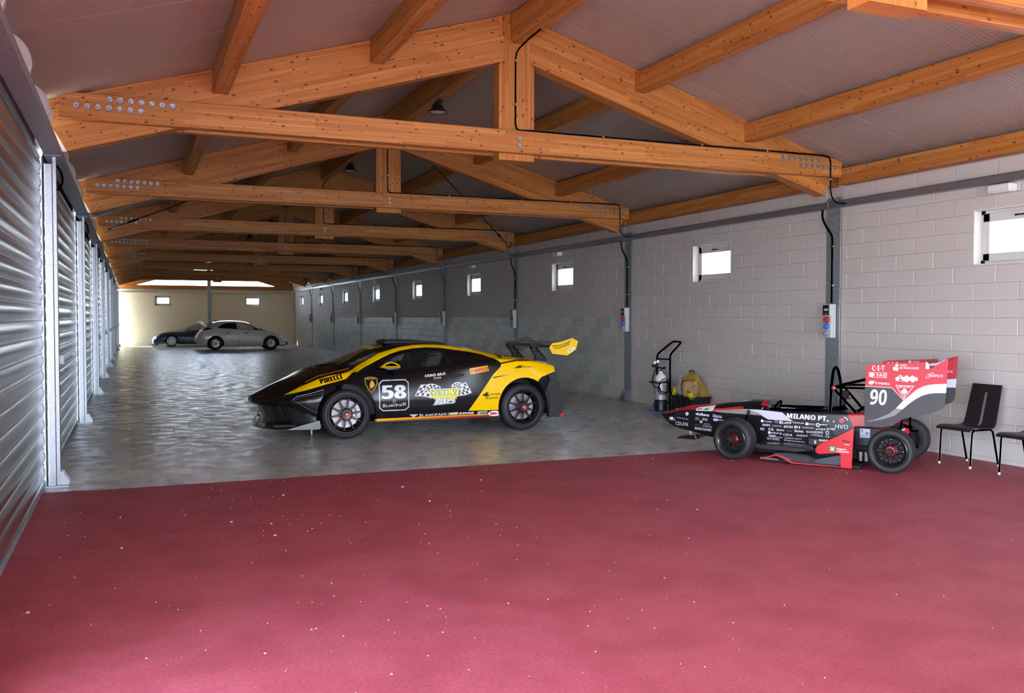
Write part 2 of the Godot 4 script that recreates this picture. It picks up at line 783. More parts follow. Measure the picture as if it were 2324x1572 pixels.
# ---------------------------------------------------------------- floor and enclosing walls
func shell() -> void:
	var g := MB.new()
	g.box(Vector3(0, -0.35, -25), Vector3(240, 0.3, 240))
	tag(put("ground", g, M.ground), "pale open ground outside the hall", "ground", "", "structure")
	# concrete slabs, cast bay by bay on either side of a sawn joint down the hall
	var f := thing("floor", "worn grey concrete floor with a patchy shine beyond the red paint", "floor", Vector3.ZERO, 0, "", "structure")
	var bed := MB.new()
	bed.box(Vector3(4.1, -0.12, -24.6), Vector3(10.6, 0.16, 64.6))
	put("bed", bed, M.dark_gap, f)
	var d := 9.3
	var i := 0
	while d < FAR:
		var d1 := minf(FAR + 0.3, d + 11.37 if i else 21.1)
		for s in [[-1.15, 2.238], [2.244, 5.85], [5.856, 9.35]]:
			var b := MB.new()
			b.box(Vector3((s[0] + s[1]) / 2, -0.02, -(d + d1) / 2), Vector3(s[1] - s[0], 0.04, d1 - d - 0.005))
			put("slab", b, M.concrete, f)
		d = d1
		i += 1
	var red := thing("floor", "red painted floor in front with fine scuffs, ending in a straight edge", "floor", Vector3.ZERO, 0, "", "structure")
	var p := PackedVector2Array([Vector2(-1.1, BACK - 0.2), Vector2(9.3, BACK - 0.2)])
	for k in 70:
		var x := 9.3 - 10.4 * k / 69.0
		p.append(Vector2(x, 9.43 - 0.004 * x + 0.02 + rng.randf_range(-0.006, 0.006) + (0.05 if x < -0.45 else 0.0)))
	var r := MB.new()
	r.prism(p, -0.004, 0.004, 0.0, Transform3D(Basis(Vector3(1, 0, 0), Vector3(0, 0, -1), Vector3(0, 1, 0)), Vector3.ZERO))
	put("paint_layer", r, M.red_paint, red)
	var rb := MB.new()
	rb.box(Vector3(4.1, -0.022, -1.0), Vector3(10.5, 0.036, 20.4))
	put("slab", rb, M.concrete, red)
	# scattered grit on the red paint
	var mm := MultiMesh.new()
	mm.transform_format = MultiMesh.TRANSFORM_3D
	var chip := MB.new()
	chip.lathe([Vector2(0, 1), Vector2(0.8, 0.5), Vector2(1, -0.2), Vector2(0.6, -0.6)], 5)
	mm.mesh = chip.mesh()
	mm.instance_count = 520
	for k in 520:
		var dd := 1.5 + 7.8 * pow(rng.randf(), 0.8)
		var x := rng.randf_range(-0.65, 8.9) if rng.randf() < 0.5 else rng.randf_range(-0.65, 3.0)
		var q := rng.randf_range(0.0015, 0.004) * (2.2 if rng.randf() < 0.06 else 1.0)
		mm.set_instance_transform(k, Transform3D(Basis.from_euler(Vector3(0, rng.randf() * 6, 0)).scaled(Vector3(q * rng.randf_range(1, 2.2), q, q * 1.2)), Vector3(x, 0.004 + q * 0.5, -dd)))
	var deb := MultiMeshInstance3D.new()
	deb.name = "grit"
	deb.multimesh = mm
	deb.material_override = mat("b98f8c", 0.9)
	add_child(deb, true)
	tag(deb, "pale crumbs of grit scattered over the red floor", "debris", "", "stuff")
	# strip over the shutters; the end behind the viewer stands open
	var wl := MB.new()
	wl.box(Vector3(-1.22, 4.2, -24.4), Vector3(0.2, 1.4, 64.0))
	tag(put("wall_left", wl, M.paint), "narrow strip of wall above the roller shutters, behind their barrels", "wall", "", "structure")


func cut(rects: Array, hole: Rect2) -> Array:
	var o := []
	for r: Rect2 in rects:
		var c := r.intersection(hole)
		if c.size.x <= 0.001 or c.size.y <= 0.001:
			o.append(r)
			continue
		if c.position.x - r.position.x > 0.01:
			o.append(Rect2(r.position, Vector2(c.position.x - r.position.x, r.size.y)))
		if r.end.x - c.end.x > 0.01:
			o.append(Rect2(Vector2(c.end.x, r.position.y), Vector2(r.end.x - c.end.x, r.size.y)))
		if c.position.y - r.position.y > 0.01:
			o.append(Rect2(Vector2(c.position.x, r.position.y), Vector2(c.size.x, c.position.y - r.position.y)))
		if r.end.y - c.end.y > 0.01:
			o.append(Rect2(Vector2(c.position.x, c.end.y), Vector2(c.size.x, r.end.y - c.end.y)))
	return o


# windows of the long wall: depth of the far jamb
const WIN := [7.72, 13.46, 19.22, 25.02, 30.62, 36.3, 42.05, 47.9, 53.55]
const WIN_W := 1.1
const SILL := 2.26
const HEAD := 2.9


func column_d(k: int) -> float:
	return 10.0 + BAY * k


# blocks 0.583 x 0.2 m, laid in half bond with open joints; those that show largest are pieces of their own
func long_wall() -> void:
	var w := thing("wall_right", "long wall of painted concrete blocks, bare and glossier below mid height towards the far end", "wall", Vector3.ZERO, 0, "", "structure")
	var holes := []
	for d in WIN:
		holes.append(Rect2(d - WIN_W, SILL, WIN_W, HEAD - SILL))
	var backing := [Rect2(BACK, -0.2, FAR + 0.5 - BACK, 4.1)]
	for h in holes:
		backing = cut(backing, h)
	var bk := MB.new()
	for r: Rect2 in backing:
		bk.box(Vector3(WALL + 0.162, r.get_center().y, -r.get_center().x), Vector3(0.3, r.size.y, r.size.x))
	put("mortar", bk, M.mortar, w)
	var many := {}
	var singles := 0
	for row in 18:
		var y0 := maxf(0.0, 0.05 + 0.2 * (row - 1))
		var y1 := 0.05 + 0.2 * row
		if row == 18:
			y1 = 3.45
		var d := 7.41 - 0.583 * 26 + (0.0 if row % 2 == 1 else 0.2915)
		while d < FAR:
			var rs := [Rect2(d + 0.006, y0 + 0.002, 0.571, y1 - y0 - 0.004)]
			for h in holes:
				rs = cut(rs, h)
			for k in range(-3, 9):
				rs = cut(rs, Rect2(column_d(k) - 0.155, 0, 0.31, 3.5))
			var bare: bool = row < 9 and d > column_d(1)
			var m: Material = M.enamel[(row * 7 + int(d * 13)) % 3] if bare else M.paint
			var b := MB.new()
			var proud := rng.randf_range(-0.0012, 0.0012)
			for r: Rect2 in rs:
				if r.size.x > 0.02 and r.size.y > 0.01:
					b.box(Vector3(WALL + 0.02 + proud, r.get_center().y, -r.get_center().x), Vector3(0.04, r.size.y, r.size.x), 0.004)
			if b.v.size():
				if d > 6.3 and d < 16.2 and singles < 300:
					put("block", b, m, w)
					singles += 1
				else:
					if not many.has(m):
						many[m] = MB.new()
					many[m].add(b, Transform3D())
			d += 0.583
	for m in many:
		tag(put("blocks", many[m], m, w), "", "", "", "stuff")
	for i in WIN.size():
		side_window(i)
	for k in range(-2, 9):
		steel_column(k)


func window_parts(o: Node3D, w: float, h: float) -> void:
	# local frame: x across the window, y up from the sill, z into the room; the room face of the wall is z = 0
	var lin := MB.new()
	for r in [[-w / 2 + 0.006, h / 2, 0.012, h], [w / 2 - 0.006, h / 2, 0.012, h], [0, 0.006, w, 0.012], [0, h - 0.006, w, 0.012]]:
		lin.box(Vector3(r[0], r[1], -0.15), Vector3(r[2], r[3], 0.3))
	put("reveal", lin, M.white_plastic, o)
	var fr := MB.new()
	var z := -0.15
	for r in [[-w / 2 + 0.035, h / 2, 0.07, h], [w / 2 - 0.035, h / 2, 0.07, h], [0, 0.03, w, 0.06], [0, h - 0.03, w, 0.06]]:
		fr.box(Vector3(r[0], r[1], z), Vector3(r[2], r[3], 0.07), 0.004)
	put("frame", fr, M.pvc, o)
	var sa := MB.new()
	var a := w / 2 - 0.055
	for r in [[-a + 0.045, h / 2, 0.09, h - 0.09], [a - 0.045, h / 2, 0.09, h - 0.09], [0, 0.09, 2 * a, 0.09], [0, h - 0.095, 2 * a, 0.1]]:
		sa.box(Vector3(r[0], r[1], z + 0.025), Vector3(r[2], r[3], 0.07), 0.006)
	var s := put("sash", sa, M.pvc, o)
	var pn := MB.new()
	pn.box(Vector3(0, h / 2, z), Vector3(2 * a - 0.16, h - 0.25, 0.006))
	put("pane", pn, M.glass, o)
	var hd := MB.new()
	hd.tube(rounded([Vector3(-0.06, h - 0.1, z + 0.06), Vector3(-0.06, h - 0.1, z + 0.1), Vector3(0.06, h - 0.1, z + 0.1), Vector3(0.06, h - 0.1, z + 0.06)], 0.02, 3), 0.009, 6)
	put("handle", hd, M.white_plastic, s)


const TO_LEFT := Basis(Vector3(0, 0, -1), Vector3(0, 1, 0), Vector3(-1, 0, 0))   # local z faces away from the long wall


func side_window(i: int) -> void:
	var o := thing("window_%d" % (i + 1), "small square white window high in the block wall, %s one from the right edge of the photo" % nth(i), "window", Vector3(WALL, SILL, -(WIN[i] - WIN_W / 2)), 0, "windows along the block wall", "structure")
	o.basis = TO_LEFT
	window_parts(o, WIN_W, HEAD - SILL)


func gusset(w: float, h: float, t: float) -> MB:
	var b := MB.new()
	b.prism(pv([0, 0, w, 0, w, h * 0.25, w * 0.3, h, 0, h]), -t / 2, t / 2, 0.001)
	return b


func steel_column(k: int) -> void:
	var o := thing("steel_column", "galvanised steel column let into the block wall, %s from the right edge of the photo" % nth(k + 2), "column", Vector3(WALL, 0, -column_d(k)), 0, "steel columns of the block wall")
	o.basis = TO_LEFT
	var b := MB.new()
	b.box(Vector3(0, 1.66, -0.06), Vector3(0.28, 3.32, 0.14), 0.004)
	put("shaft", b, M.dull_zinc, o)
	var f := MB.new()
	f.box(Vector3(0, 0.012, 0.06), Vector3(0.36, 0.024, 0.2), 0.003)
	put("base_plate", f, M.zinc, o)
	for x in [-0.09, 0.09]:
		put("gusset", gusset(0.13, 0.2, 0.01), M.zinc, o, Vector3(x, 0.024, 0.01), Basis(Vector3(0, 0, 1), Vector3(0, 1, 0), Vector3(-1, 0, 0)))
	for x in [-0.15, 0.15]:
		var bo := MB.new()
		bo.lathe([Vector2(0, 0.03), Vector2(0.013, 0.03), Vector2(0.013, 0)], 6, Transform3D(Basis(), Vector3(x, 0.024, 0.1)))
		put("bolt", bo, M.zinc, o)


func end_wall() -> void:
	var w := thing("wall_end", "cream end wall of painted blocks far down the hall", "wall", Vector3.ZERO, 0, "", "structure")
	var wins := [Rect2(1.22, 2.3, 0.92, 0.6), Rect2(6.2, 2.3, 0.98, 0.6)]
	var rs := [Rect2(-1.1, -0.1, 10.4, 3.36)]
	for r in wins:
		rs = cut(rs, r)
	var b := MB.new()
	for r: Rect2 in rs:
		b.box(Vector3(r.get_center().x, r.get_center().y, -FAR - 0.16), Vector3(r.size.x, r.size.y, 0.3))
	put("mortar", b, M.cream, w)
	var bl := MB.new()
	for row in 17:
		var y0 := 0.05 + 0.2 * (row - 1)
		var x := -1.1 + (0.29 if row % 2 else 0.0)
		while x < 9.1:
			var q := [Rect2(x + 0.006, maxf(0, y0 + 0.003), 0.571, minf(y0 + 0.197, 3.25) - maxf(0, y0 + 0.003))]
			for r in wins:
				q = cut(q, r)
			for r: Rect2 in q:
				bl.box(Vector3(r.get_center().x, r.get_center().y, -FAR - 0.002), Vector3(r.size.x, r.size.y, 0.02))
			x += 0.583
	tag(put("blocks", bl, M.cream, w), "", "", "", "stuff")
	for i in 2:
		var r: Rect2 = wins[i]
		var o := thing("window_%d" % (10 + i), ["small window in the cream end wall, above the blue car", "small window in the cream end wall, above the nose of the white car"][i], "window", Vector3(r.get_center().x, r.position.y, -FAR), 0, "windows of the end wall", "structure")
		window_parts(o, r.size.x, r.size.y)
	var sb := put("sill_beam", beam_mesh(10.2, 0.24, 0.2), M.wood[0], null, Vector3(-0.98, 3.37, -FAR - 0.05))
	tag(sb, "long timber beam lying on top of the cream end wall", "beam")
	# gable: post, rafters and the glass between
	var c := thing("steel_column", "single steel post in the middle of the cream end wall", "column", Vector3(4.2, 0, -FAR + 0.09))
	var cb := MB.new()
	cb.box(Vector3(0, 2.31, 0), Vector3(0.2, 4.6, 0.16), 0.004)
	put("shaft", cb, M.dull_zinc, c)
	var bp := MB.new()
	bp.box(Vector3(0, 0.012, 0), Vector3(0.34, 0.024, 0.3), 0.003)
	put("base_plate", bp, M.zinc, c)
	for s in [-1, 1]:
		var r := MB.new()
		r.along = 0
		var y := RIDGE - 0.012
		r.prism(pv([XC + s * 0.004, y, XC + s * 0.004, y - 0.52, XC + s * 3.84, 3.492, XC + s * 5.0, 3.492, XC + s * 5.0, y - 5 * PITCH]), -FAR - 0.14, -FAR + 0.04, 0.004)
		var o := put("gable_rafter", r, M.wood[1])
		tag(o, "timber gable rafter over the %s half of the end wall glazing" % ["left", "", "right"][s + 1], "beam", "gable rafters")
	var gl := thing("window_12", "wide bright gable glazing above the cream end wall", "window", Vector3.ZERO, 0, "", "structure")
	for i in 4:
		var x0 := -0.2 + i * 2.17
		var x1 := x0 + 2.13
		var p := pv([x0, 3.49, x1, 3.49, x1, RIDGE - PITCH * absf(x1 - XC) - 0.3, x0, RIDGE - PITCH * absf(x0 - XC) - 0.3])
		var m := MB.new()
		m.prism(p, -FAR - 0.1, -FAR - 0.094)
		put("pane", m, M.glass, gl)
	var mu := MB.new()
	for i in 5:
		var x := -0.22 + i * 2.17
		mu.box(Vector3(x, 3.49 + (RIDGE - PITCH * absf(x - XC) - 0.3 - 3.49) / 2, -FAR - 0.1), Vector3(0.04, RIDGE - PITCH * absf(x - XC) - 0.3 - 3.49, 0.05))
	put("mullion", mu, M.zinc, gl)


# ---------------------------------------------------------------- roof
func roof() -> void:
	var c := thing("ceiling", "pale ribbed metal roof panels between the timber beams", "ceiling", Vector3.ZERO, 0, "", "structure")
	var rib := Image.create(64, 4, false, Image.FORMAT_RGB8)
	for x in 64:
		var h := 0.5 + 0.5 * cos(TAU * x / 16.0)
		h = clampf(h * 3.0 - 1.6, 0.0, 1.0)
		for y in 4:
			rib.set_pixel(x, y, Color(h, h, h))
	M.panel.heightmap_enabled = true
	M.panel.heightmap_texture = ImageTexture.create_from_image(rib)
	M.panel.heightmap_scale = 0.22
	M.panel.uv1_scale = Vector3(5.0, 1.0, 1)     # four ribs in 0.2 m
	var half := 5.55
	var l := half * sqrt(1 + PITCH * PITCH)
	var t := atan(PITCH)
	var pan := MB.new()
	pan.box(Vector3(0, 0.04, 0), Vector3(l, 0.08, 0.994), 0.003)
	for i in pan.u.size():
		pan.u[i] = Vector2(pan.v[i].z, pan.v[i].x)
	var mesh := pan.mesh()
	var d := BACK - 0.3
	while d < FAR + 0.6:
		for s in [-1, 1]:
			var x: float = XC + s * half / 2
			put("panel", mesh, M.panel, c, Vector3(x, RIDGE - PITCH * half / 2, -d - 0.5), Basis(Vector3(0, 0, 1), -t * s))
		d += 1.0
	var cover := MB.new()
	for s in [-1, 1]:
		cover.box(Vector3(XC + s * half / 2, RIDGE - PITCH * half / 2 + 0.14, -24.6), Vector3(l + 0.1, 0.08, 65), 0, Basis(Vector3(0, 0, 1), -t * s))
	put("cover", cover, M.dark_gap, c)
	# purlins bay by bay: ridge, two on each slope, wall plates
	var lines := [
		[XC, 4.8, 5.12, 0.16, "ridge beam"], [XC - 1.645, 4.395, 4.635, 0.155, "upper left purlin"], [XC + 1.645, 4.395, 4.635, 0.155, "upper right purlin"],
		[XC - 3.27, 3.915, 4.15, 0.155, "lower left purlin"], [XC + 3.27, 3.915, 4.15, 0.155, "lower right purlin"],
		[8.965, 3.455, 3.67, 0.16, "right wall plate"]]
	for q in lines:
		for k in range(-2, 8):
			var a := bay(k) + 0.17
			var b := bay(k + 1) + 0.01
			if k == -2:
				a = BACK
			var m := beam_mesh(b - a, q[2] - q[1], q[3])
			var o := put("purlin", m, M.wood[(k + 9) % 3], null, Vector3(q[0], (q[1] + q[2]) / 2, -a), FWD)
			var where: String = ["overhead behind the viewer", "in the bay over the red floor", "between the first and second whole trusses"][k + 2] if k < 1 else "between the %s and %s trusses from the front" % [nth(k), nth(k + 1)]
			tag(o, "timber %s %s" % [q[4], where], "beam", "timber purlins under the roof panels")


var bolt_mesh: ArrayMesh


func truss(k: int) -> void:
	if bolt_mesh == null:
		var bm := MB.new()
		bm.lathe([Vector2(0, 0.022), Vector2(0.011, 0.02), Vector2(0.014, 0.006), Vector2(0.018, 0.006), Vector2(0.027, 0.007), Vector2(0.03, 0.004), Vector2(0.031, 0)], 14, Transform3D(Basis(Vector3(1, 0, 0), PI / 2), Vector3.ZERO))
		bolt_mesh = bm.mesh()
	var label: String = "timber roof truss over the red floor, cut off by the photo top" if k < 0 else ["first whole timber roof truss, brightest and nearest", "second whole timber roof truss, just behind the nearest"][k] if k < 2 else "timber roof truss, %s of the whole ones counted from the front" % nth(k)
	var o := thing("roof_truss", label, "truss", Vector3(XC, 3.4, -bay(k)), 0, "timber roof trusses")
	var w := func(): return M.wood[rng.randi() % 3]
	var ang := atan(PITCH)
	for s in [-1, 1]:
		# rafter in its own frame: x runs up the slope from the wall to the king post, y across, top edge y = 0
		var r := MB.new()
		r.along = 0
		r.off = Vector2(rng.randf() * 4, rng.randf())
		var low := -4.96 if s < 0 else -4.79
		var c := cos(ang)
		var end := -0.165
		# plumb cut at the wall, square cut into the post
		var p := pv([low / c - 0.0, 0, low / c + 0.52 * sin(ang) * 0.96, -0.5, end / c - 0.03, -0.5, end / c - 0.03, -0.005])
		r.prism(p, -0.175, 0.0, 0.005)
		var b := Basis(Vector3(0, 0, 1), ang)
		if s > 0:
			b = Basis(Vector3(0, 1, 0), PI) * b
			b = b * Basis(Vector3(1, 0, 0), 0)
		put("rafter", r, w.call(), o, Vector3(0, RIDGE - 3.4, 0 if s < 0 else -0.175), b)
	for z in [[0.0, 0.1], [-0.275, -0.175]]:
		var t := MB.new()
		t.along = 0
		t.off = Vector2(rng.randf() * 4, rng.randf())
		t.prism(pv([-4.76, 0.135, 4.72, 0.135, 4.72, 0.35, 4.56, 0.388, -4.60, 0.388, -4.76, 0.345]), z[0], z[1], 0.005)
		put("tie_beam", t, w.call(), o)
	var kp := MB.new()
	kp.along = 1
	kp.off = Vector2(rng.randf() * 4, rng.randf())
	kp.prism(pv([-0.22, 0.06, 0.22, 0.06, 0.22, 1.15, 0.165, 1.19, 0.165, 1.47, 0.235, 1.69, 0.0, 1.752, -0.235, 1.69, -0.165, 1.47, -0.165, 1.19, -0.22, 1.15]), -0.18, 0.004, 0.004)
	put("king_post", kp, w.call(), o)
	for s in [-1, 1]:
		for i in 7:
			put("bolt", bolt_mesh, M.zinc, o, Vector3(s * (4.30 - 0.0945 * i), 0.342 - 0.0025 * i, 0.1))
			put("bolt", bolt_mesh, M.zinc, o, Vector3(s * (4.59 - 0.0945 * i), 0.264 - 0.002 * i, 0.1))
	for y in [0.293, 0.213]:
		put("bolt", bolt_mesh, M.zinc, o, Vector3(-0.012, y, 0.1))


# ---------------------------------------------------------------- roller shutters
const SH := -0.80     # plane of the curtain


func post_d(k: int) -> float:
	return 9.80 + BAY * k


func shutter_side() -> void:
	var pitch := 0.155
	# bulged slat with a rolled bead along each edge; x towards the room, y up
	var prof := []
	for i in 9:
		var t := i / 8.0
		prof.append(Vector2(0.004 + 0.013 * sin(PI * t), 0.022 + 0.121 * t))
	prof.append_array([Vector2(0.003, 0.146), Vector2(0.009, 0.149), Vector2(0.010, 0.153), Vector2(0.004, 0.156), Vector2(-0.004, 0.155)])
	prof = [Vector2(-0.004, 0.001), Vector2(0.004, 0.0), Vector2(0.011, 0.004), Vector2(0.012, 0.010), Vector2(0.006, 0.015), Vector2(0.003, 0.019)] + prof
	for k in range(-1, 8):
		var a := post_d(k) + 0.02 + 0.16
		var b := post_d(k + 1) - 0.012
		var label: String = "metal roller shutter nearest the viewer, cut by the left edge" if k < 0 else "metal roller shutter of bulged slats, %s one beyond the nearest" % nth(k)
		var o := thing("roller_shutter", label, "shutter", Vector3(SH, 0, -a), 0, "roller shutters along the left side")
		var g := []
		for q in prof:
			g.append([Vector3(q.x, q.y, 0), Vector3(q.x, q.y, -(b - a))])
		var m := MB.new()
		m.grid(g, true)
		var back := []
		for q in prof:
			back.append([Vector3(q.x - 0.003, q.y, 0), Vector3(q.x - 0.003, q.y, -(b - a))])
		m.grid(back)
		for e in [[0, 0], [1, 1]]:
			for i in prof.size() - 1:
				m.quad(g[i][e[0]], g[i + 1][e[0]], back[i + 1][e[0]], back[i][e[0]])
		var mesh := m.mesh()
		for i in 21:
			put("slat", mesh, M.slat, o, Vector3(0, 0.065 + i * pitch, 0))
		var br := MB.new()
		br.box(Vector3(0.0, 0.035, -(b - a) / 2), Vector3(0.03, 0.06, b - a), 0.004)
		put("bottom_bar", br, M.dull_zinc, o)
		var seal := MB.new()
		seal.box(Vector3(0.0, 0.008, -(b - a) / 2), Vector3(0.024, 0.012, b - a))
		put("seal", seal, M.rubber, o)
	for k in range(-3, 9):
		shutter_post(k)
	for k in range(-3, 8):
		shutter_head(k)


func shutter_post(k: int) -> void:
	var label: String = "galvanised shutter post, %s" % (["behind the viewer at the back", "behind the viewer", "just outside the left edge"][k + 3] if k < 0 else "%s one along the shutters" % nth(k))
	var o := thing("shutter_post", label, "post", Vector3(-0.72, 0, -post_d(k)), 0, "posts between the shutters")
	var a := MB.new()
	a.box(Vector3(-0.005, 1.56, -0.07), Vector3(0.068, 3.12, 0.14), 0.004)
	put("guide_rail", a, M.zinc, o)
	var c := MB.new()
	c.prism(pv([0.032, -0.16, 0.062, -0.16, 0.062, -0.02, 0.04, -0.02, 0.04, -0.05, 0.032, -0.05]), 0.0, 3.19, 0.002, Transform3D(Basis(Vector3(1, 0, 0), Vector3(0, 0, -1), Vector3(0, 1, 0)), Vector3(0, 0, -0.18)))
	put("column", c, M.zinc, o)
	var w := MB.new()
	w.box(Vector3(-0.16, 1.595, -0.09), Vector3(0.2, 3.19, 0.14), 0.003)
	put("web", w, M.dull_zinc, o)
	var f := MB.new()
	f.box(Vector3(0.03, 0.008, -0.08), Vector3(0.22, 0.016, 0.24), 0.002)
	put("base_plate", f, M.zinc, o)
	for z in [-0.03, -0.14]:
		put("gusset", gusset(0.08, 0.13, 0.01), M.zinc, o, Vector3(0.062, 0.016, z))
	var lk := MB.new()
	lk.box(Vector3(0.075, 1.23, -0.17), Vector3(0.05, 0.09, 0.04), 0.004)
	put("latch_box", lk, M.grey_plastic, o)
	var cab := MB.new()
	cab.tube(spline([Vector3(0.05, 3.13, -0.1), Vector3(0.1, 3.06, -0.1), Vector3(0.11, 2.96, -0.12), Vector3(0.065, 2.88, -0.12)], 5), 0.012, 6)
	put("cable", cab, M.grey_plastic, o)


func shutter_head(k: int) -> void:
	var a := post_d(k)
	var l := BAY
	var place: String = ["far behind the viewer", "behind the viewer", "over the nearest shutter"][k + 3] if k < 0 else "over the %s shutter beyond the nearest" % nth(k)
	var o := thing("shutter_barrel", "shutter barrel with pale spring discs %s" % place, "shutter", Vector3(-0.86, 3.5, -a), 0, "barrels over the shutters")
	var b := MB.new()
	b.lathe([Vector2(0, 0.26), Vector2(0.13, 0.26), Vector2(0.13, l - 0.2), Vector2(0, l - 0.2)], 20, Transform3D(Basis(Vector3(1, 0, 0), -PI / 2), Vector3.ZERO))
	put("barrel", b, M.dull_zinc, o)
	var curl := MB.new()
	var g := []
	for i in 15:
		var t := -0.6 + 3.4 * i / 14.0
		g.append([Vector3(0.155 * cos(t), 0.155 * sin(t), -0.7), Vector3(0.155 * cos(t), 0.155 * sin(t), -l + 0.6)])
	g.push_front([Vector3(0.06, -0.33, -0.7), Vector3(0.06, -0.33, -l + 0.6)])
	curl.grid(g)
	put("rolled_curtain", curl, M.black_matt if k >= 0 else M.dull_zinc, o)
	for d in [0.36, 0.5, 0.66, 1.9, 3.4, l - 0.74, l - 0.56, l - 0.38]:
		var ds := MB.new()
		ds.lathe([Vector2(0.05, -0.03), Vector2(0.185, -0.03), Vector2(0.205, -0.036), Vector2(0.212, -0.03), Vector2(0.212, 0.03), Vector2(0.2, 0.036), Vector2(0.05, 0.03)], 28, Transform3D(Basis(Vector3(1, 0, 0), -PI / 2), Vector3(0, 0, -d)))
		put("spring_disc", ds, M.pale_steel, o)
	var ep := MB.new()
	ep.box(Vector3(0.1, 0.035, -0.27), Vector3(0.46, 0.5, 0.012), 0.002)
	ep.box(Vector3(0.325, 0.035, -0.25), Vector3(0.012, 0.5, 0.05), 0.002)
	put("end_plate", ep, M.pale_steel, o)
	var h := thing("head_channel", "grey folded steel channel running along the shutter heads, %s" % place, "channel", Vector3(-0.68, 3.2, -a), 0, "channels along the shutter heads")
	var c := MB.new()
	c.prism(pv([-0.075, 0, 0.07, 0, 0.07, 0.075, 0.062, 0.075, 0.062, 0.008, -0.067, 0.008, -0.067, 0.075, -0.075, 0.075]), 0.0, l - 0.006, 0.001, Transform3D(Basis(Vector3(1, 0, 0), Vector3(0, 1, 0), Vector3(0, 0, 1)), Vector3(0, 0, -l)))
	put("channel", c, M.dull_zinc, h)
	var s := MB.new()
	s.box(Vector3(0, -0.006, -0.2), Vector3(0.15, 0.006, 0.5), 0.001)
	put("splice_plate", s, M.zinc, h)
	var br := MB.new()
	br.prism(pv([-0.02, -0.02, 0.07, -0.02, 0.07, -0.004, -0.02, -0.06]), -0.006, 0.006)
	put("bracket", br, M.zinc, h, Vector3(0, 0, -0.28))


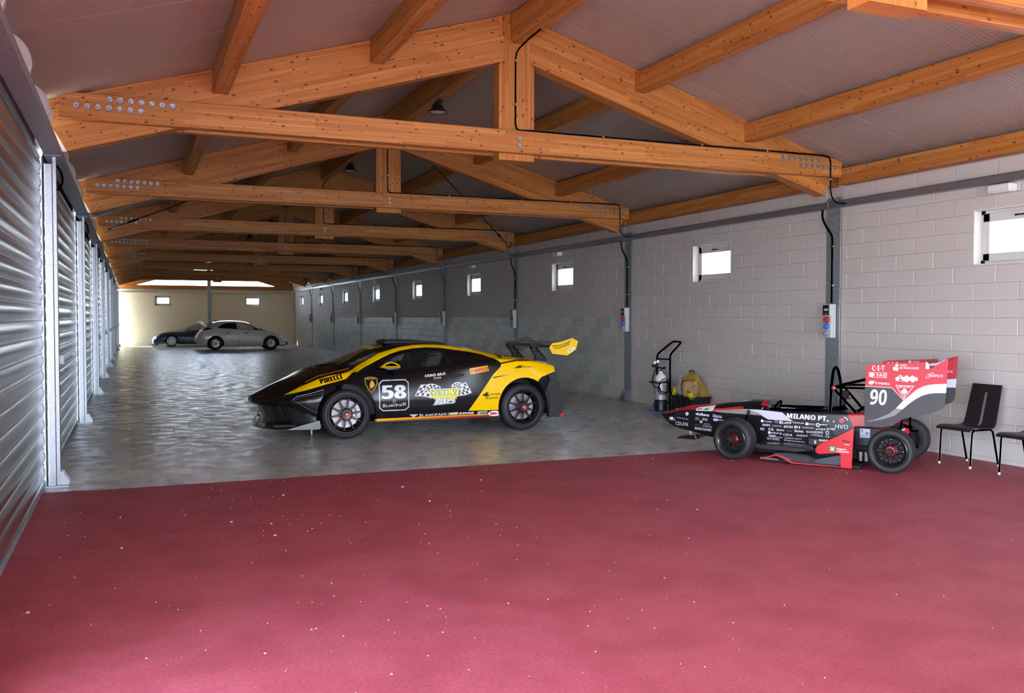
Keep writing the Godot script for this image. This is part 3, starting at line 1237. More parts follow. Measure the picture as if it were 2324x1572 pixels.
# ---------------------------------------------------------------- services along walls and trusses
func services() -> void:
	for k in range(-3, 8):
		var a := column_d(k)
		var o := thing("cable_trunking", "galvanised cable trunking along the block wall, %s length from the right edge of the photo" % nth(maxi(k + 2, 0)) if k >= -2 else "galvanised cable trunking behind the viewer", "trunking", Vector3(8.99, 3.16, -a), 0, "lengths of wall trunking")
		var m := MB.new()
		m.box(Vector3(0, 0.042, -BAY / 2), Vector3(0.1, 0.084, BAY - 0.004), 0.003)
		put("tray", m, M.zinc, o)
		var lid := MB.new()
		lid.box(Vector3(0, 0.088, -BAY / 2), Vector3(0.108, 0.008, BAY - 0.01), 0.002)
		put("lid", lid, M.zinc, o)
	var e := MB.new()
	e.box(Vector3(4.15, 3.1, -FAR + 0.06), Vector3(9.5, 0.07, 0.08), 0.003)
	tag(put("cable_trunking", e, M.zinc), "thin galvanised trunking running across the cream end wall", "trunking", "lengths of wall trunking")
	for k in range(-1, 8):
		var d := bay(k) - 0.12
		var o := thing("conduit", "thin steel conduit along the tie beam of the %s" % ("truss over the red floor" if k < 0 else "%s whole truss" % nth(k)), "conduit", Vector3(0, 0, -d), 0, "conduits on the trusses")
		var m := MB.new()
		var p := rounded([Vector3(4.14, 4.785, 0.55), Vector3(4.12, 4.75, 0.2), Vector3(4.11, 4.7, -0.105), Vector3(4.11, 3.802, -0.105), Vector3(4.2, 3.795, -0.012), Vector3(8.645, 3.81, -0.012), Vector3(8.645, 3.3, -0.012), Vector3(8.75, 3.19, -0.03), Vector3(8.96, 3.2, -0.05)], 0.11, 5)
		m.tube(p, 0.0105, 6)
		put("pipe", m, M.steel, o)
		var cl := MB.new()
		for q in [Vector3(4.11, 4.6, -0.105), Vector3(4.11, 4.1, -0.105), Vector3(5.2, 3.798, -0.012), Vector3(6.6, 3.803, -0.012), Vector3(7.6, 3.807, -0.012), Vector3(8.645, 3.5, -0.012)]:
			cl.box(q, Vector3(0.03, 0.03, 0.03), 0.004)
		put("clips", cl, M.steel, o)
	var socket := socket_box()
	for k in range(-1, 8):
		var label := "grey box with red and blue sockets, on the column %s" % ("just outside the right edge" if k < 0 else ["beside the wing car", "beside the gas bottle trolley", "third from the right"][k] if k < 3 else "%s from the right edge" % nth(k))
		var pos := Vector3(WALL - 0.012, 1.37, -column_d(k) + 0.015)
		if k == -1:
			socket.position = pos
			socket.set_meta("label", label)
		else:
			copy(socket, label, pos, "socket boxes on the steel columns")
		var o := thing("flexible_conduit", "bent conduit above the socket box on %s" % ("the column outside the right edge" if k < 0 else "the %s whole column from the right" % nth(k)), "conduit", Vector3(WALL, 0, -column_d(k)), 0, "conduits of the socket boxes")
		var m := MB.new()
		m.tube(spline([Vector3(-0.09, 3.16, -0.13), Vector3(-0.09, 3.05, -0.13), Vector3(-0.07, 2.93, -0.08), Vector3(-0.035, 2.8, -0.01), Vector3(-0.03, 2.7, 0.0)], 5) + [Vector3(-0.03, 1.853, 0.0)], 0.016, 8)
		put("pipe", m, M.zinc, o)
		for y in [2.64, 2.1]:
			var cl := MB.new()
			cl.box(Vector3(-0.025, y, 0), Vector3(0.04, 0.02, 0.07), 0.003)
			put("clip", cl, M.steel, o)
	for i in 5:
		var d: float = [7.3, 18.8, 24.45, 35.8, 47.2][i]
		var o := thing("emergency_light", "small white emergency light box under the trunking above %s" % ["the window at the right edge", "the third window from the right", "the fourth window from the right", "the sixth window from the right", "the eighth window from the right"][i], "light box", Vector3(WALL - 0.065, 3.065, -d), 0, "emergency light boxes")
		var m := MB.new()
		m.box(Vector3(0, 0.035, 0), Vector3(0.13, 0.075, 0.28), 0.008)
		put("housing", m, M.white_plastic, o)
		var l := MB.new()
		l.box(Vector3(0, -0.008, 0), Vector3(0.11, 0.014, 0.26), 0.005)
		put("diffuser", l, mat("d9dcd8", 0.3), o)
	# pendant lamps under the ridge beam
	var lamp := thing("pendant_lamp", "", "lamp", Vector3.ZERO, 0, "round pendant lamps under the ridge")
	var sh := MB.new()
	sh.lathe([Vector2(0.05, 0.09), Vector2(0.075, 0.085), Vector2(0.09, 0.05), Vector2(0.125, 0.02), Vector2(0.138, 0.012), Vector2(0.14, 0.0), Vector2(0.132, -0.004), Vector2(0.12, 0.004), Vector2(0.06, 0.02)], 24)
	put("shade", sh, M.black_plastic, lamp)
	var lens := MB.new()
	lens.lathe([Vector2(0.119, 0.004), Vector2(0.08, 0.008), Vector2(0.0, 0.008)], 24)
	put("lens", lens, mat("dcdcd8", 0.25), lamp)
	var body := MB.new()
	body.lathe([Vector2(0, 0.15), Vector2(0.05, 0.148), Vector2(0.055, 0.09), Vector2(0.0, 0.09)], 16)
	body.box(Vector3(0, 0.1, 0), Vector3(0.16, 0.016, 0.02), 0.003)
	put("driver_housing", body, M.black_plastic, lamp)
	var hook := MB.new()
	hook.tube(spline([Vector3(0, 0.145, 0), Vector3(0.02, 0.16, 0), Vector3(0.0, 0.18, 0), Vector3(0, 0.2, 0)], 4), 0.006, 6)
	hook.tube(spline([Vector3(0.04, 0.12, 0), Vector3(0.07, 0.17, 0.01), Vector3(0.02, 0.19, 0.0), Vector3(0, 0.2, 0)], 5), 0.006, 6)
	put("hook", hook, M.black_plastic, lamp)
	for k in 7:
		var label := "black round pendant lamp under the ridge %s" % (["behind the nearest whole truss", "behind the second whole truss"][k] if k < 2 else "in the %s bay behind the nearest truss" % nth(k))
		var pos := Vector3(4.1, 4.6, -(bay(k) + 2.84))
		if k == 0:
			lamp.position = pos
			lamp.set_meta("label", label)
		else:
			copy(lamp, label, pos)
	# diagonal wind bracing
	for s in [-1, 1]:
		var o := thing("brace_rod", "slim steel bracing rod falling to the %s eaves behind the second truss" % ["left", "", "right"][s + 1], "rod", Vector3.ZERO, 0, "diagonal bracing rods")
		var a := Vector3(XC + s * 0.5, 4.72, -bay(1) - 0.17)
		var b := Vector3(XC + s * 4.55, 3.5, -bay(2) + 0.002)
		var m := MB.new()
		m.tube([a, b], 0.011, 6)
		put("rod", m, M.steel, o)
		var t := MB.new()
		t.tube([a.lerp(b, 0.86), a.lerp(b, 0.91)], 0.022, 6)
		t.tube([b.lerp(a, 0.004), b], 0.03, 6)
		put("turnbuckle", t, M.zinc, o)


func socket_box() -> Node3D:
	var o := thing("socket_box", "", "socket box", Vector3.ZERO, 0, "socket boxes on the steel columns")
	var h := MB.new()
	h.box(Vector3(-0.055, 0.235, 0), Vector3(0.09, 0.47, 0.14), 0.006)
	put("housing", h, M.grey_plastic, o)
	var c := MB.new()
	c.box(Vector3(-0.108, 0.385, 0.0), Vector3(0.03, 0.16, 0.145), 0.006)
	put("cover", c, M.grey_plastic, o)
	var w := MB.new()
	w.prism(rect(-0.06, 0.315, 0.06, 0.455), 0.0, 0.014, 0.004, Transform3D(Basis(Vector3(0, 0, -1), Vector3(0, 1, 0), Vector3(-1, 0, 0)), Vector3(-0.12, 0, 0)))
	var wi := put("breaker_window", w, M.black_plastic, o)
	var st := MB.new()
	st.box(Vector3(-0.136, 0.39, 0.01), Vector3(0.004, 0.03, 0.07), 0.001)
	st.box(Vector3(-0.136, 0.335, 0.005), Vector3(0.004, 0.012, 0.03), 0.001)
	put("breaker_strip", st, M.grey_plastic, wi)
	for q in [[0.255, "b01e26", "red socket"], [0.165, "2472c8", "blue socket"], [0.07, "8d9298", "grey socket"]]:
		var m := MB.new()
		var xf := Transform3D(Basis(Vector3(0, 0, 1), PI / 2 + 0.25), Vector3(-0.098, q[0], 0.0))
		m.lathe([Vector2(0, 0.045), Vector2(0.036, 0.043), Vector2(0.041, 0.03), Vector2(0.041, -0.01), Vector2(0, -0.01)], 18, xf)
		m.box(xf * Vector3(0, 0.046, 0.0), Vector3(0.01, 0.05, 0.03), 0.004)
		tag(put("socket", m, mat(q[1], 0.4), o), q[2], "")
	return o


# ---------------------------------------------------------------- small things by the wall
func objects() -> void:
	chairs()
	trolley_corner()
	cars()


func shell_patch(mb: MB, prof: Array, wide: Callable, x0: float, x1: float, s0: float, s1: float, t := 0.011) -> void:
	var top := []
	var bot := []
	var n := 14
	for i in n + 1:
		var s := lerpf(s0, s1, i / float(n))
		var f := s * (prof.size() - 1)
		var j := mini(int(f), prof.size() - 2)
		var p: Vector3 = prof[j].lerp(prof[j + 1], f - j)
		var q: Vector3 = (prof[j + 1] - prof[j]).normalized()
		var nn := Vector3(0, -q.z, q.y)
		var r0 := []
		var r1 := []
		for k in 5:
			var x: float = lerpf(x0, x1, k / 4.0) * wide.call(s)
			r0.append(Vector3(x, p.y, p.z) + nn * t / 2)
			r1.append(Vector3(x, p.y, p.z) - nn * t / 2)
		top.append(r0)
		bot.append(r1)
	mb.grid(top, true)
	mb.grid(bot)
	for k in 4:
		mb.quad(top[0][k], bot[0][k], bot[0][k + 1], top[0][k + 1])
		mb.quad(top[n][k + 1], bot[n][k + 1], bot[n][k], top[n][k])
	for i in n:
		mb.quad(top[i][0], top[i + 1][0], bot[i + 1][0], bot[i][0])
		mb.quad(bot[i][4], bot[i + 1][4], top[i + 1][4], top[i][4])


func chairs() -> void:
	var o := thing("chair", "black bent plywood chair with a slotted back, between the wing car and the right edge", "chair", Vector3(8.62, 0, -7.38), -PI / 2, "slotted plywood chairs by the wall")
	var prof := spline([Vector3(0, 0.408, 0.235), Vector3(0, 0.436, 0.205), Vector3(0, 0.444, 0.12), Vector3(0, 0.432, -0.05), Vector3(0, 0.436, -0.13), Vector3(0, 0.468, -0.178), Vector3(0, 0.6, -0.215), Vector3(0, 0.76, -0.255), Vector3(0, 0.9, -0.29)], 6)
	var wide := func(s): return lerpf(1.0, 0.84, clampf((s - 0.5) / 0.5, 0, 1)) * (1.0 - 0.05 * clampf((0.4 - absf(s - 0.6)) / 0.4, 0, 1))
	var m := MB.new()
	shell_patch(m, prof, wide, -0.225, 0.225, 0.0, 0.52)
	shell_patch(m, prof, wide, -0.225, -0.01, 0.52, 0.915)
	shell_patch(m, prof, wide, 0.03, 0.225, 0.52, 0.915)
	shell_patch(m, prof, wide, -0.225, 0.225, 0.915, 1.0)
	put("seat_shell", m, mat("1c1b1e", 0.42, 0.0), o)
	for x in [-0.205, 0.205]:
		var l := MB.new()
		l.tube(rounded([Vector3(x, 0.012, 0.2), Vector3(x, 0.418, 0.175), Vector3(x, 0.418, -0.13), Vector3(x, 0.012, -0.23)], 0.05, 5), 0.0105, 8)
		put("leg_frame", l, M.chrome, o)
		for z in [0.2, -0.23]:
			var f := MB.new()
			f.lathe([Vector2(0, 0.03), Vector2(0.013, 0.03), Vector2(0.014, 0.0), Vector2(0, 0)], 8, Transform3D(Basis(), Vector3(x, 0.0, z)))
			put("foot", f, M.grey_plastic, o)
	for z in [0.1, -0.1]:
		var c := MB.new()
		c.tube([Vector3(-0.205, 0.414, z), Vector3(0.205, 0.414, z)], 0.009, 6)
		put("crossbar", c, M.chrome, o)
	copy(o, "black plywood chair cut off by the right edge of the photo", Vector3(8.59, 0, -6.585))


func can_shape(mb: MB, l: float, w: float, h: float) -> void:
	# jerrycan body lying along local x: rounded box with a few ribs
	var rings := []
	for q in [[0.0, 0.72], [0.012, 0.88], [0.035, 0.97], [0.07, 1.0], [0.3, 1.0], [0.33, 0.985], [0.36, 1.0], [0.64, 1.0], [0.67, 0.985], [0.7, 1.0], [0.93, 1.0], [0.965, 0.97], [0.988, 0.88], [1.0, 0.72]]:
		var ring := []
		for i in 32:
			var t := TAU * i / 32
			var c := cos(t)
			var s := sin(t)
			ring.append(Vector3((q[0] - 0.5) * l, h / 2 * q[1] * signf(s) * pow(absf(s), 0.55), w / 2 * q[1] * signf(c) * pow(absf(c), 0.55)))
		rings.append(ring)
	mb.grid(rings, true, true)
	mb.cap(rings[0])
	mb.cap(rings[rings.size() - 1], true)


func jerrycan(label: String, m: Material, pos: Vector3, b: Basis, group: String) -> void:
	var o := thing("jerrycan", label, "jerrycan", pos, 0, group)
	o.basis = b
	var body := MB.new()
	can_shape(body, 0.47, 0.3, 0.29)
	put("body", body, m, o)
	var nk := MB.new()
	nk.lathe([Vector2(0.05, -0.03), Vector2(0.04, 0.02), Vector2(0.033, 0.05), Vector2(0.032, 0.12)], 16, Transform3D(Basis(Vector3(0, 0, 1), -0.25), Vector3(0.16, 0.13, 0.03)))
	put("neck", nk, m, o)
	var cp := MB.new()
	cp.lathe([Vector2(0.03, 0.118), Vector2(0.046, 0.118), Vector2(0.048, 0.125), Vector2(0.046, 0.15), Vector2(0.04, 0.155), Vector2(0, 0.155)], 18, Transform3D(Basis(Vector3(0, 0, 1), -0.25), Vector3(0.16, 0.13, 0.03)))
	put("cap", cp, mat("2b241c", 0.5), o)
	var h := MB.new()
	h.tube(spline([Vector3(-0.1, 0.12, 0.02), Vector3(-0.06, 0.165, 0.02), Vector3(0.0, 0.205, 0.02), Vector3(0.08, 0.215, 0.025), Vector3(0.155, 0.2, 0.03)], 5), 0.021, 10)
	put("handle", h, m, o)


func trolley_corner() -> void:
	var n := Vector3(8.66, 0, -13.55)
	var f := Vector3(8.57, 0, -13.83)
	var back := Vector3(0.95, 0, -0.3).normalized()
	var s := (f - n).normalized()
	var o := thing("gas_trolley", "blue steel hand trolley holding a gas bottle against the block wall", "trolley", n.lerp(f, 0.5))
	var a := n - o.position
	var b := f - o.position
	var fr := MB.new()
	var at := a + back * 0.33 + s * 0.02 + Vector3(0, 1.215, 0)
	var bt := b + back * 0.40 - s * 0.03 + Vector3(0, 1.225, 0)
	fr.tube(rounded([a + Vector3(0, 0.02, 0), a + Vector3(0, 1.0, 0), at, bt, b + Vector3(0, 1.0, 0), b + Vector3(0, 0.02, 0)], 0.06, 5), 0.017, 10)
	var blue := mat("2f78d0", 0.45)
	put("frame", fr, blue, o)
	for y in [0.16, 0.45, 0.92]:
		var c := MB.new()
		c.tube([a + Vector3(0, y, 0), b + Vector3(0, y, 0)], 0.012, 8)
		put("crossbar", c, blue, o)
	var pl := MB.new()
	pl.box(Vector3(0, 0.012, 0) - back * 0.14, Vector3(0.3, 0.012, 0.32), 0.002, Basis(Vector3(0, 1, 0), 0.3))
	put("toe_plate", pl, blue, o)
	for q in [a - s * 0.05, b + s * 0.05]:
		var w := MB.new()
		w.lathe([Vector2(0.0, -0.02), Vector2(0.04, -0.022), Vector2(0.085, -0.02), Vector2(0.1, -0.014), Vector2(0.1, 0.014), Vector2(0.085, 0.02), Vector2(0.04, 0.022), Vector2(0, 0.02)], 24, Transform3D(Basis(Quaternion(Vector3.UP, s)), q + back * 0.08 + Vector3(0, 0.1, 0)))
		put("wheel", w, M.rubber, o)
	var st := MB.new()
	st.tube(rounded([a + Vector3(0, 0.52, 0), a - back * 0.27 + Vector3(0, 0.52, 0), b - back * 0.27 + Vector3(0, 0.52, 0), b + Vector3(0, 0.52, 0)], 0.12, 6), 0.009, 6)
	put("retaining_strap", st, M.black_plastic, o)
	var ho := MB.new()
	ho.tube(rounded([a + Vector3(0, 0.36, 0), a - s * 0.04 + Vector3(0, 0.36, 0), a - s * 0.04 + Vector3(0, 0.22, 0), a + Vector3(0, 0.22, 0)], 0.02, 4), 0.007, 6)
	put("hose_hook", ho, M.chrome, o)
	# bottle
	var g := thing("gas_bottle", "grey gas bottle with white shoulder, black foot and coiled black hose", "gas bottle", Vector3(8.545, 0.018, -13.665))
	var bo := MB.new()
	bo.lathe([Vector2(0.103, 0.2), Vector2(0.103, 0.53)], 28)
	put("body", bo, mat("a9acae", 0.35, 0.3), g)
	var ft := MB.new()
	ft.lathe([Vector2(0, 0), Vector2(0.1, 0.0), Vector2(0.109, 0.01), Vector2(0.109, 0.19), Vector2(0.103, 0.2)], 28)
	put("foot", ft, M.black_plastic, g)
	var shd := MB.new()
	shd.lathe([Vector2(0.103, 0.53), Vector2(0.1, 0.57), Vector2(0.086, 0.61), Vector2(0.06, 0.64), Vector2(0.035, 0.655), Vector2(0.032, 0.69), Vector2(0, 0.69)], 28)
	put("shoulder", shd, mat("dfe3dd", 0.4), g)
	var v := MB.new()
	v.lathe([Vector2(0.017, 0.68), Vector2(0.016, 0.77), Vector2(0, 0.775)], 12)
	v.tube([Vector3(0, 0.74, 0), Vector3(0.05, 0.745, 0.02)], 0.012, 8)
	v.lathe([Vector2(0, 0), Vector2(0.022, 0.0), Vector2(0.024, 0.02), Vector2(0.018, 0.028), Vector2(0, 0.03)], 12, Transform3D(Basis(Vector3(0, 0, 1), -1.3), Vector3(0.05, 0.745, 0.02)))
	put("valve", v, M.black_plastic, g)
	var r := MB.new()
	r.tube([Vector3(0, 0.745, 0), Vector3(-0.12, 0.77, 0.03)], 0.013, 8)
	r.box(Vector3(-0.13, 0.79, 0.03), Vector3(0.07, 0.05, 0.05), 0.01)
	r.lathe([Vector2(0, 0.05), Vector2(0.02, 0.05), Vector2(0.024, 0.0), Vector2(0, 0)], 12, Transform3D(Basis(Vector3(0, 0, 1), 1.2), Vector3(-0.155, 0.78, 0.03)))
	put("regulator", r, M.black_plastic, g)
	for q in [[-0.085, 0.865], [-0.145, 0.85]]:
		var face := Basis(Quaternion(Vector3.UP, Vector3(-0.56, 0.1, 0.82).normalized()))
		var gm := MB.new()
		gm.lathe([Vector2(0, -0.02), Vector2(0.03, -0.02), Vector2(0.032, 0.0), Vector2(0.03, 0.008), Vector2(0.024, 0.008), Vector2(0.023, 0.002)], 20, Transform3D(face, Vector3(q[0], q[1], 0.04)))
		var ga := put("gauge", gm, M.black_plastic, g)
		var df := MB.new()
		df.lathe([Vector2(0.024, 0.003), Vector2(0, 0.003)], 20, Transform3D(face, Vector3(q[0], q[1], 0.04)))
		put("dial", df, M.white_plastic, ga)
	var hs := MB.new()
	var path := [Vector3(-0.12, 0.76, 0.05), Vector3(-0.2, 0.66, 0.1), Vector3(-0.25, 0.52, 0.12), Vector3(-0.2, 0.43, 0.14), Vector3(-0.1, 0.41, 0.13)]
	for i in 19:
		var t := TAU * i / 9.0
		path.append(Vector3(0.01 + 0.105 * cos(t - 2.2) + 0.01 * sin(i), 0.46 + 0.13 * sin(t - 2.2) - 0.004 * i, 0.122 + 0.03 * absf(sin(i * 1.7)) - 0.06 * absf(cos(t - 2.2))))
	hs.tube(spline(path, 4), 0.0085, 7)
	put("hose", hs, M.rubber, g)
	# black crate with the cans on top
	var c := thing("crate", "black plastic storage crate on the floor beside the blue trolley", "crate", Vector3(8.8, 0, -13.125))
	var cm := MB.new()
	var ring := func(x, z, y):
		return [Vector3(-x, y, z), Vector3(x, y, z), Vector3(x, y, -z), Vector3(-x, y, -z)]
	var lo: Array = ring.call(0.17, 0.29, 0.0)
	var hi: Array = ring.call(0.19, 0.315, 0.3)
	var li: Array = ring.call(0.16, 0.28, 0.01)
	var hi2: Array = ring.call(0.182, 0.307, 0.3)
	for i in 4:
		var j := (i + 1) % 4
		cm.quad(lo[i], lo[j], hi[j], hi[i])
		cm.quad(li[j], li[i], hi2[i], hi2[j])
	cm.quad(lo[3], lo[2], lo[1], lo[0])
	cm.quad(li[0], li[1], li[2], li[3])
	put("body", cm, M.black_plastic, c)
	var rm := MB.new()
	for q in [[-0.195, 0, 0.03, 0.66], [0.195, 0, 0.03, 0.66], [0, -0.318, 0.36, 0.024], [0, 0.318, 0.36, 0.024]]:
		rm.box(Vector3(q[0], 0.3, q[1]), Vector3(q[2], 0.035, q[3]), 0.006)
	put("rim", rm, M.black_plastic, c)
	for z in [-0.18, 0.0, 0.18]:
		var rb := MB.new()
		rb.box(Vector3(-0.188, 0.15, z), Vector3(0.012, 0.25, 0.018), 0.003)
		put("rib", rb, M.black_plastic, c)
	var lb := MB.new()
	lb.box(Vector3(-0.185, 0.07, -0.09), Vector3(0.01, 0.06, 0.14), 0.002, Basis(Vector3(0, 0, 1), 0.07))
	put("label_plate", lb, mat("b9b4b0", 0.6), c)
	var brown := mat("8a6634", 0.5)
	jerrycan("brown plastic jerrycan with dark cap lying across the black crate", brown, Vector3(8.73, 0.46, -13.03), Basis(Vector3(0, 1, 0), 1.02) * Basis(Vector3(0, 0, 1), 0.02), "")
	jerrycan("yellowish jerrycan leaning behind the brown one on the crate", mat("a5843a", 0.5), Vector3(8.80, 0.445, -12.98), Basis(Vector3(0, 1, 0), 0.3) * Basis(Vector3(0, 0, 1), -0.75) * Basis(Vector3(1, 0, 0), -0.5), "")
	for q in [[Vector3(8.62, 0.36, -12.83), 0.15, "crumpled yellow cloth hanging at the near end of the crate, under the cans"], [Vector3(8.62, 0.37, -13.36), 0.09, "scrap of yellow cloth at the trolley end of the crate"]]:
		var g2 := []
		for i in 9:
			var row := []
			for j in 9:
				var u := i / 8.0 - 0.5
				var w := j / 8.0 - 0.5
				row.append(Vector3(u * q[1] * 0.7 + 0.02 * sin(j * 2.1 + i), 0.03 * sin(i * 1.9) - w * q[1] * 0.9 + 0.015 * cos(j * 3.0), w * q[1] * 0.5 + 0.025 * cos(i * 2.3 + j)))
			g2.append(row)
		var m := MB.new()
		m.grid(g2)
		m.grid(g2, true)
		tag(put("cloth", m, mat("d8d820", 0.8), null, q[0]), q[2], "cloth", "yellow cloths on the crate")
	var box := MB.new()
	box.box(Vector3(0, 0.1, 0), Vector3(0.16, 0.2, 0.12), 0.02)
	var clear := mat("dfe8ee", 0.15)
	clear.albedo_color.a = 0.35
	clear.transparency = BaseMaterial3D.TRANSPARENCY_ALPHA
	tag(put("container", box, clear, null, Vector3(8.8, 0.31, -13.37)), "clear plastic container standing in the crate beside the trolley", "container")



# ---------------------------------------------------------------- cars
# signed distance to a polygon, negative inside
func sd(p: PackedVector2Array, q: Vector2) -> float:
	var d := 1e9
	var k := p.size()
	for i in k:
		var a := p[i]
		var b := p[(i + 1) % k]
		var e := b - a
		var w := q - a - e * clampf((q - a).dot(e) / e.length_squared(), 0.0, 1.0)
		d = minf(d, w.length_squared())
	d = sqrt(d)
	return -d if Geometry2D.is_point_in_polygon(q, p) else d


# half rings (z > 0, from sill to centre line) -> one MB for each field (where it is negative) and one for the rest; both sides
func skin(rings: Array, fields: Array, uvf = null) -> Array:
	var a := rings.size()
	var b: int = rings[0].size()
	var out := []
	for f in 2 * fields.size() + 2:
		out.append(MB.new())
	var vv := []
	for i in a:
		var row := []
		for j in b:
			var p: Vector3 = rings[i][j]
			var di: Vector3 = rings[mini(i + 1, a - 1)][j] - rings[maxi(i - 1, 0)][j]
			var dj: Vector3
			if j == b - 1:
				var o: Vector3 = rings[i][j - 1]
				dj = Vector3(o.x, o.y, -o.z) - o
			else:
				dj = rings[i][j + 1] - rings[i][maxi(j - 1, 0)]
			var n := dj.cross(di).normalized() * -1.0
			var vert := [p, n]
			for f in fields:
				vert.append(f.call(p))
			row.append(vert)
		vv.append(row)
	var emit := func(mb: MB, far: MB, poly: Array):
		for i in range(1, poly.size() - 1):
			var q := [poly[0], poly[i], poly[i + 1]]
			if (q[1][0] - q[0][0]).cross(q[2][0] - q[0][0]).length_squared() < 1e-14:
				continue
			var us := [null, null, null]
			if uvf != null:
				for k in 3:
					us[k] = uvf.call(q[k][0])
			mb.trin(q[0][0], q[1][0], q[2][0], q[0][1], q[1][1], q[2][1], us[0], us[1], us[2])
			var m := Vector3(1, 1, -1)
			far.trin(q[0][0] * m, q[2][0] * m, q[1][0] * m, q[0][1] * m, q[2][1] * m, q[1][1] * m, us[0], us[2], us[1])
	for i in a - 1:
		for j in b - 1:
			for t in [[vv[i][j], vv[i + 1][j], vv[i + 1][j + 1]], [vv[i][j], vv[i + 1][j + 1], vv[i][j + 1]]]:
				var rest: Array = t
				for f in fields.size():
					if rest.size() < 3:
						break
					var ins := []
					var outs := []
					for k in rest.size():
						var x: Array = rest[k]
						var y: Array = rest[(k + 1) % rest.size()]
						var fx: float = x[2 + f]
						var fy: float = y[2 + f]
						if fx < 0:
							ins.append(x)
						else:
							outs.append(x)
						if (fx < 0) != (fy < 0):
							var w := fx / (fx - fy)
							var c := [x[0].lerp(y[0], w), x[1].lerp(y[1], w).normalized()]
							for g in fields.size():
								c.append(lerpf(x[2 + g], y[2 + g], w))
							ins.append(c)
							outs.append(c)
					if ins.size() > 2:
						emit.call(out[f], out[f + fields.size() + 1], ins)
					rest = outs
				if rest.size() > 2:
					emit.call(out[fields.size()], out[2 * fields.size() + 1], rest)
	return out


# both halves of piece i in one mesh
func whole(parts: Array, i: int) -> MB:
	parts[i].add(parts[i + parts.size() / 2], Transform3D())
	return parts[i]


# rings of a body from its curves: s sill, m widest, b shoulder, r roof edge, t centre line
func body_rings(c: Dictionary, xs: Array, n: int) -> Array:
	var rings := []
	for x in xs:
		var zm := key(c.zm, x)
		var zb := minf(key(c.zb, x), zm)
		var zr := minf(key(c.zr, x), zb - 0.02)
		var ys := key(c.ys, x)
		var ym := maxf(key(c.ym, x), ys + 0.01)
		var yb := maxf(key(c.yb, x), ym + 0.01)
		var yr := maxf(key(c.yr, x), yb + 0.004)
		var yt := maxf(key(c.yt, x), yr + 0.004)
		var tuck: float = c.get("tuck", 0.04)
		var p := [Vector2(zm - tuck, ys), Vector2(zm - tuck * 0.25, lerpf(ys, ym, 0.45)), Vector2(zm, ym), Vector2(lerpf(zm, zb, 0.35), lerpf(ym, yb, 0.62)), Vector2(zb, yb), Vector2(lerpf(zb, zr, 0.46), lerpf(yb, yr, 0.5)), Vector2(zr, yr), Vector2(zr * 0.55, lerpf(yr, yt, 0.72)), Vector2(0, yt)]
		var ring := []
		for i in p.size() - 1:
			var u: Vector2 = p[maxi(i - 1, 0)]
			var v: Vector2 = p[mini(i + 2, p.size() - 1)]
			if i == p.size() - 2:
				v = Vector2(-p[i].x, p[i].y)
			for s in n:
				var q: Vector2 = p[i].cubic_interpolate(p[i + 1], u, v, float(s) / n)
				ring.append(Vector3(x, q.y, q.x))
		ring.append(Vector3(x, p[p.size() - 1].y, 0))
		rings.append(ring)
	return rings


func end_cap(ring: Array, front: bool, uvf = null) -> MB:
	var m := MB.new()
	var n := Vector3(-1 if front else 1, 0, 0)
	for j in ring.size() - 1:
		var a: Vector3 = ring[j]
		var b: Vector3 = ring[j + 1]
		var c := Vector3(b.x, b.y, -b.z)
		var d := Vector3(a.x, a.y, -a.z)
		for t in [[a, b, c], [a, c, d]]:
			var us := [null, null, null]
			if uvf != null:
				for k in 3:
					us[k] = uvf.call(t[k])
			if front:
				m.trin(t[0], t[1], t[2], n, n, n, us[0], us[1], us[2])
			else:
				m.trin(t[0], t[2], t[1], n, n, n, us[0], us[2], us[1])
	return m


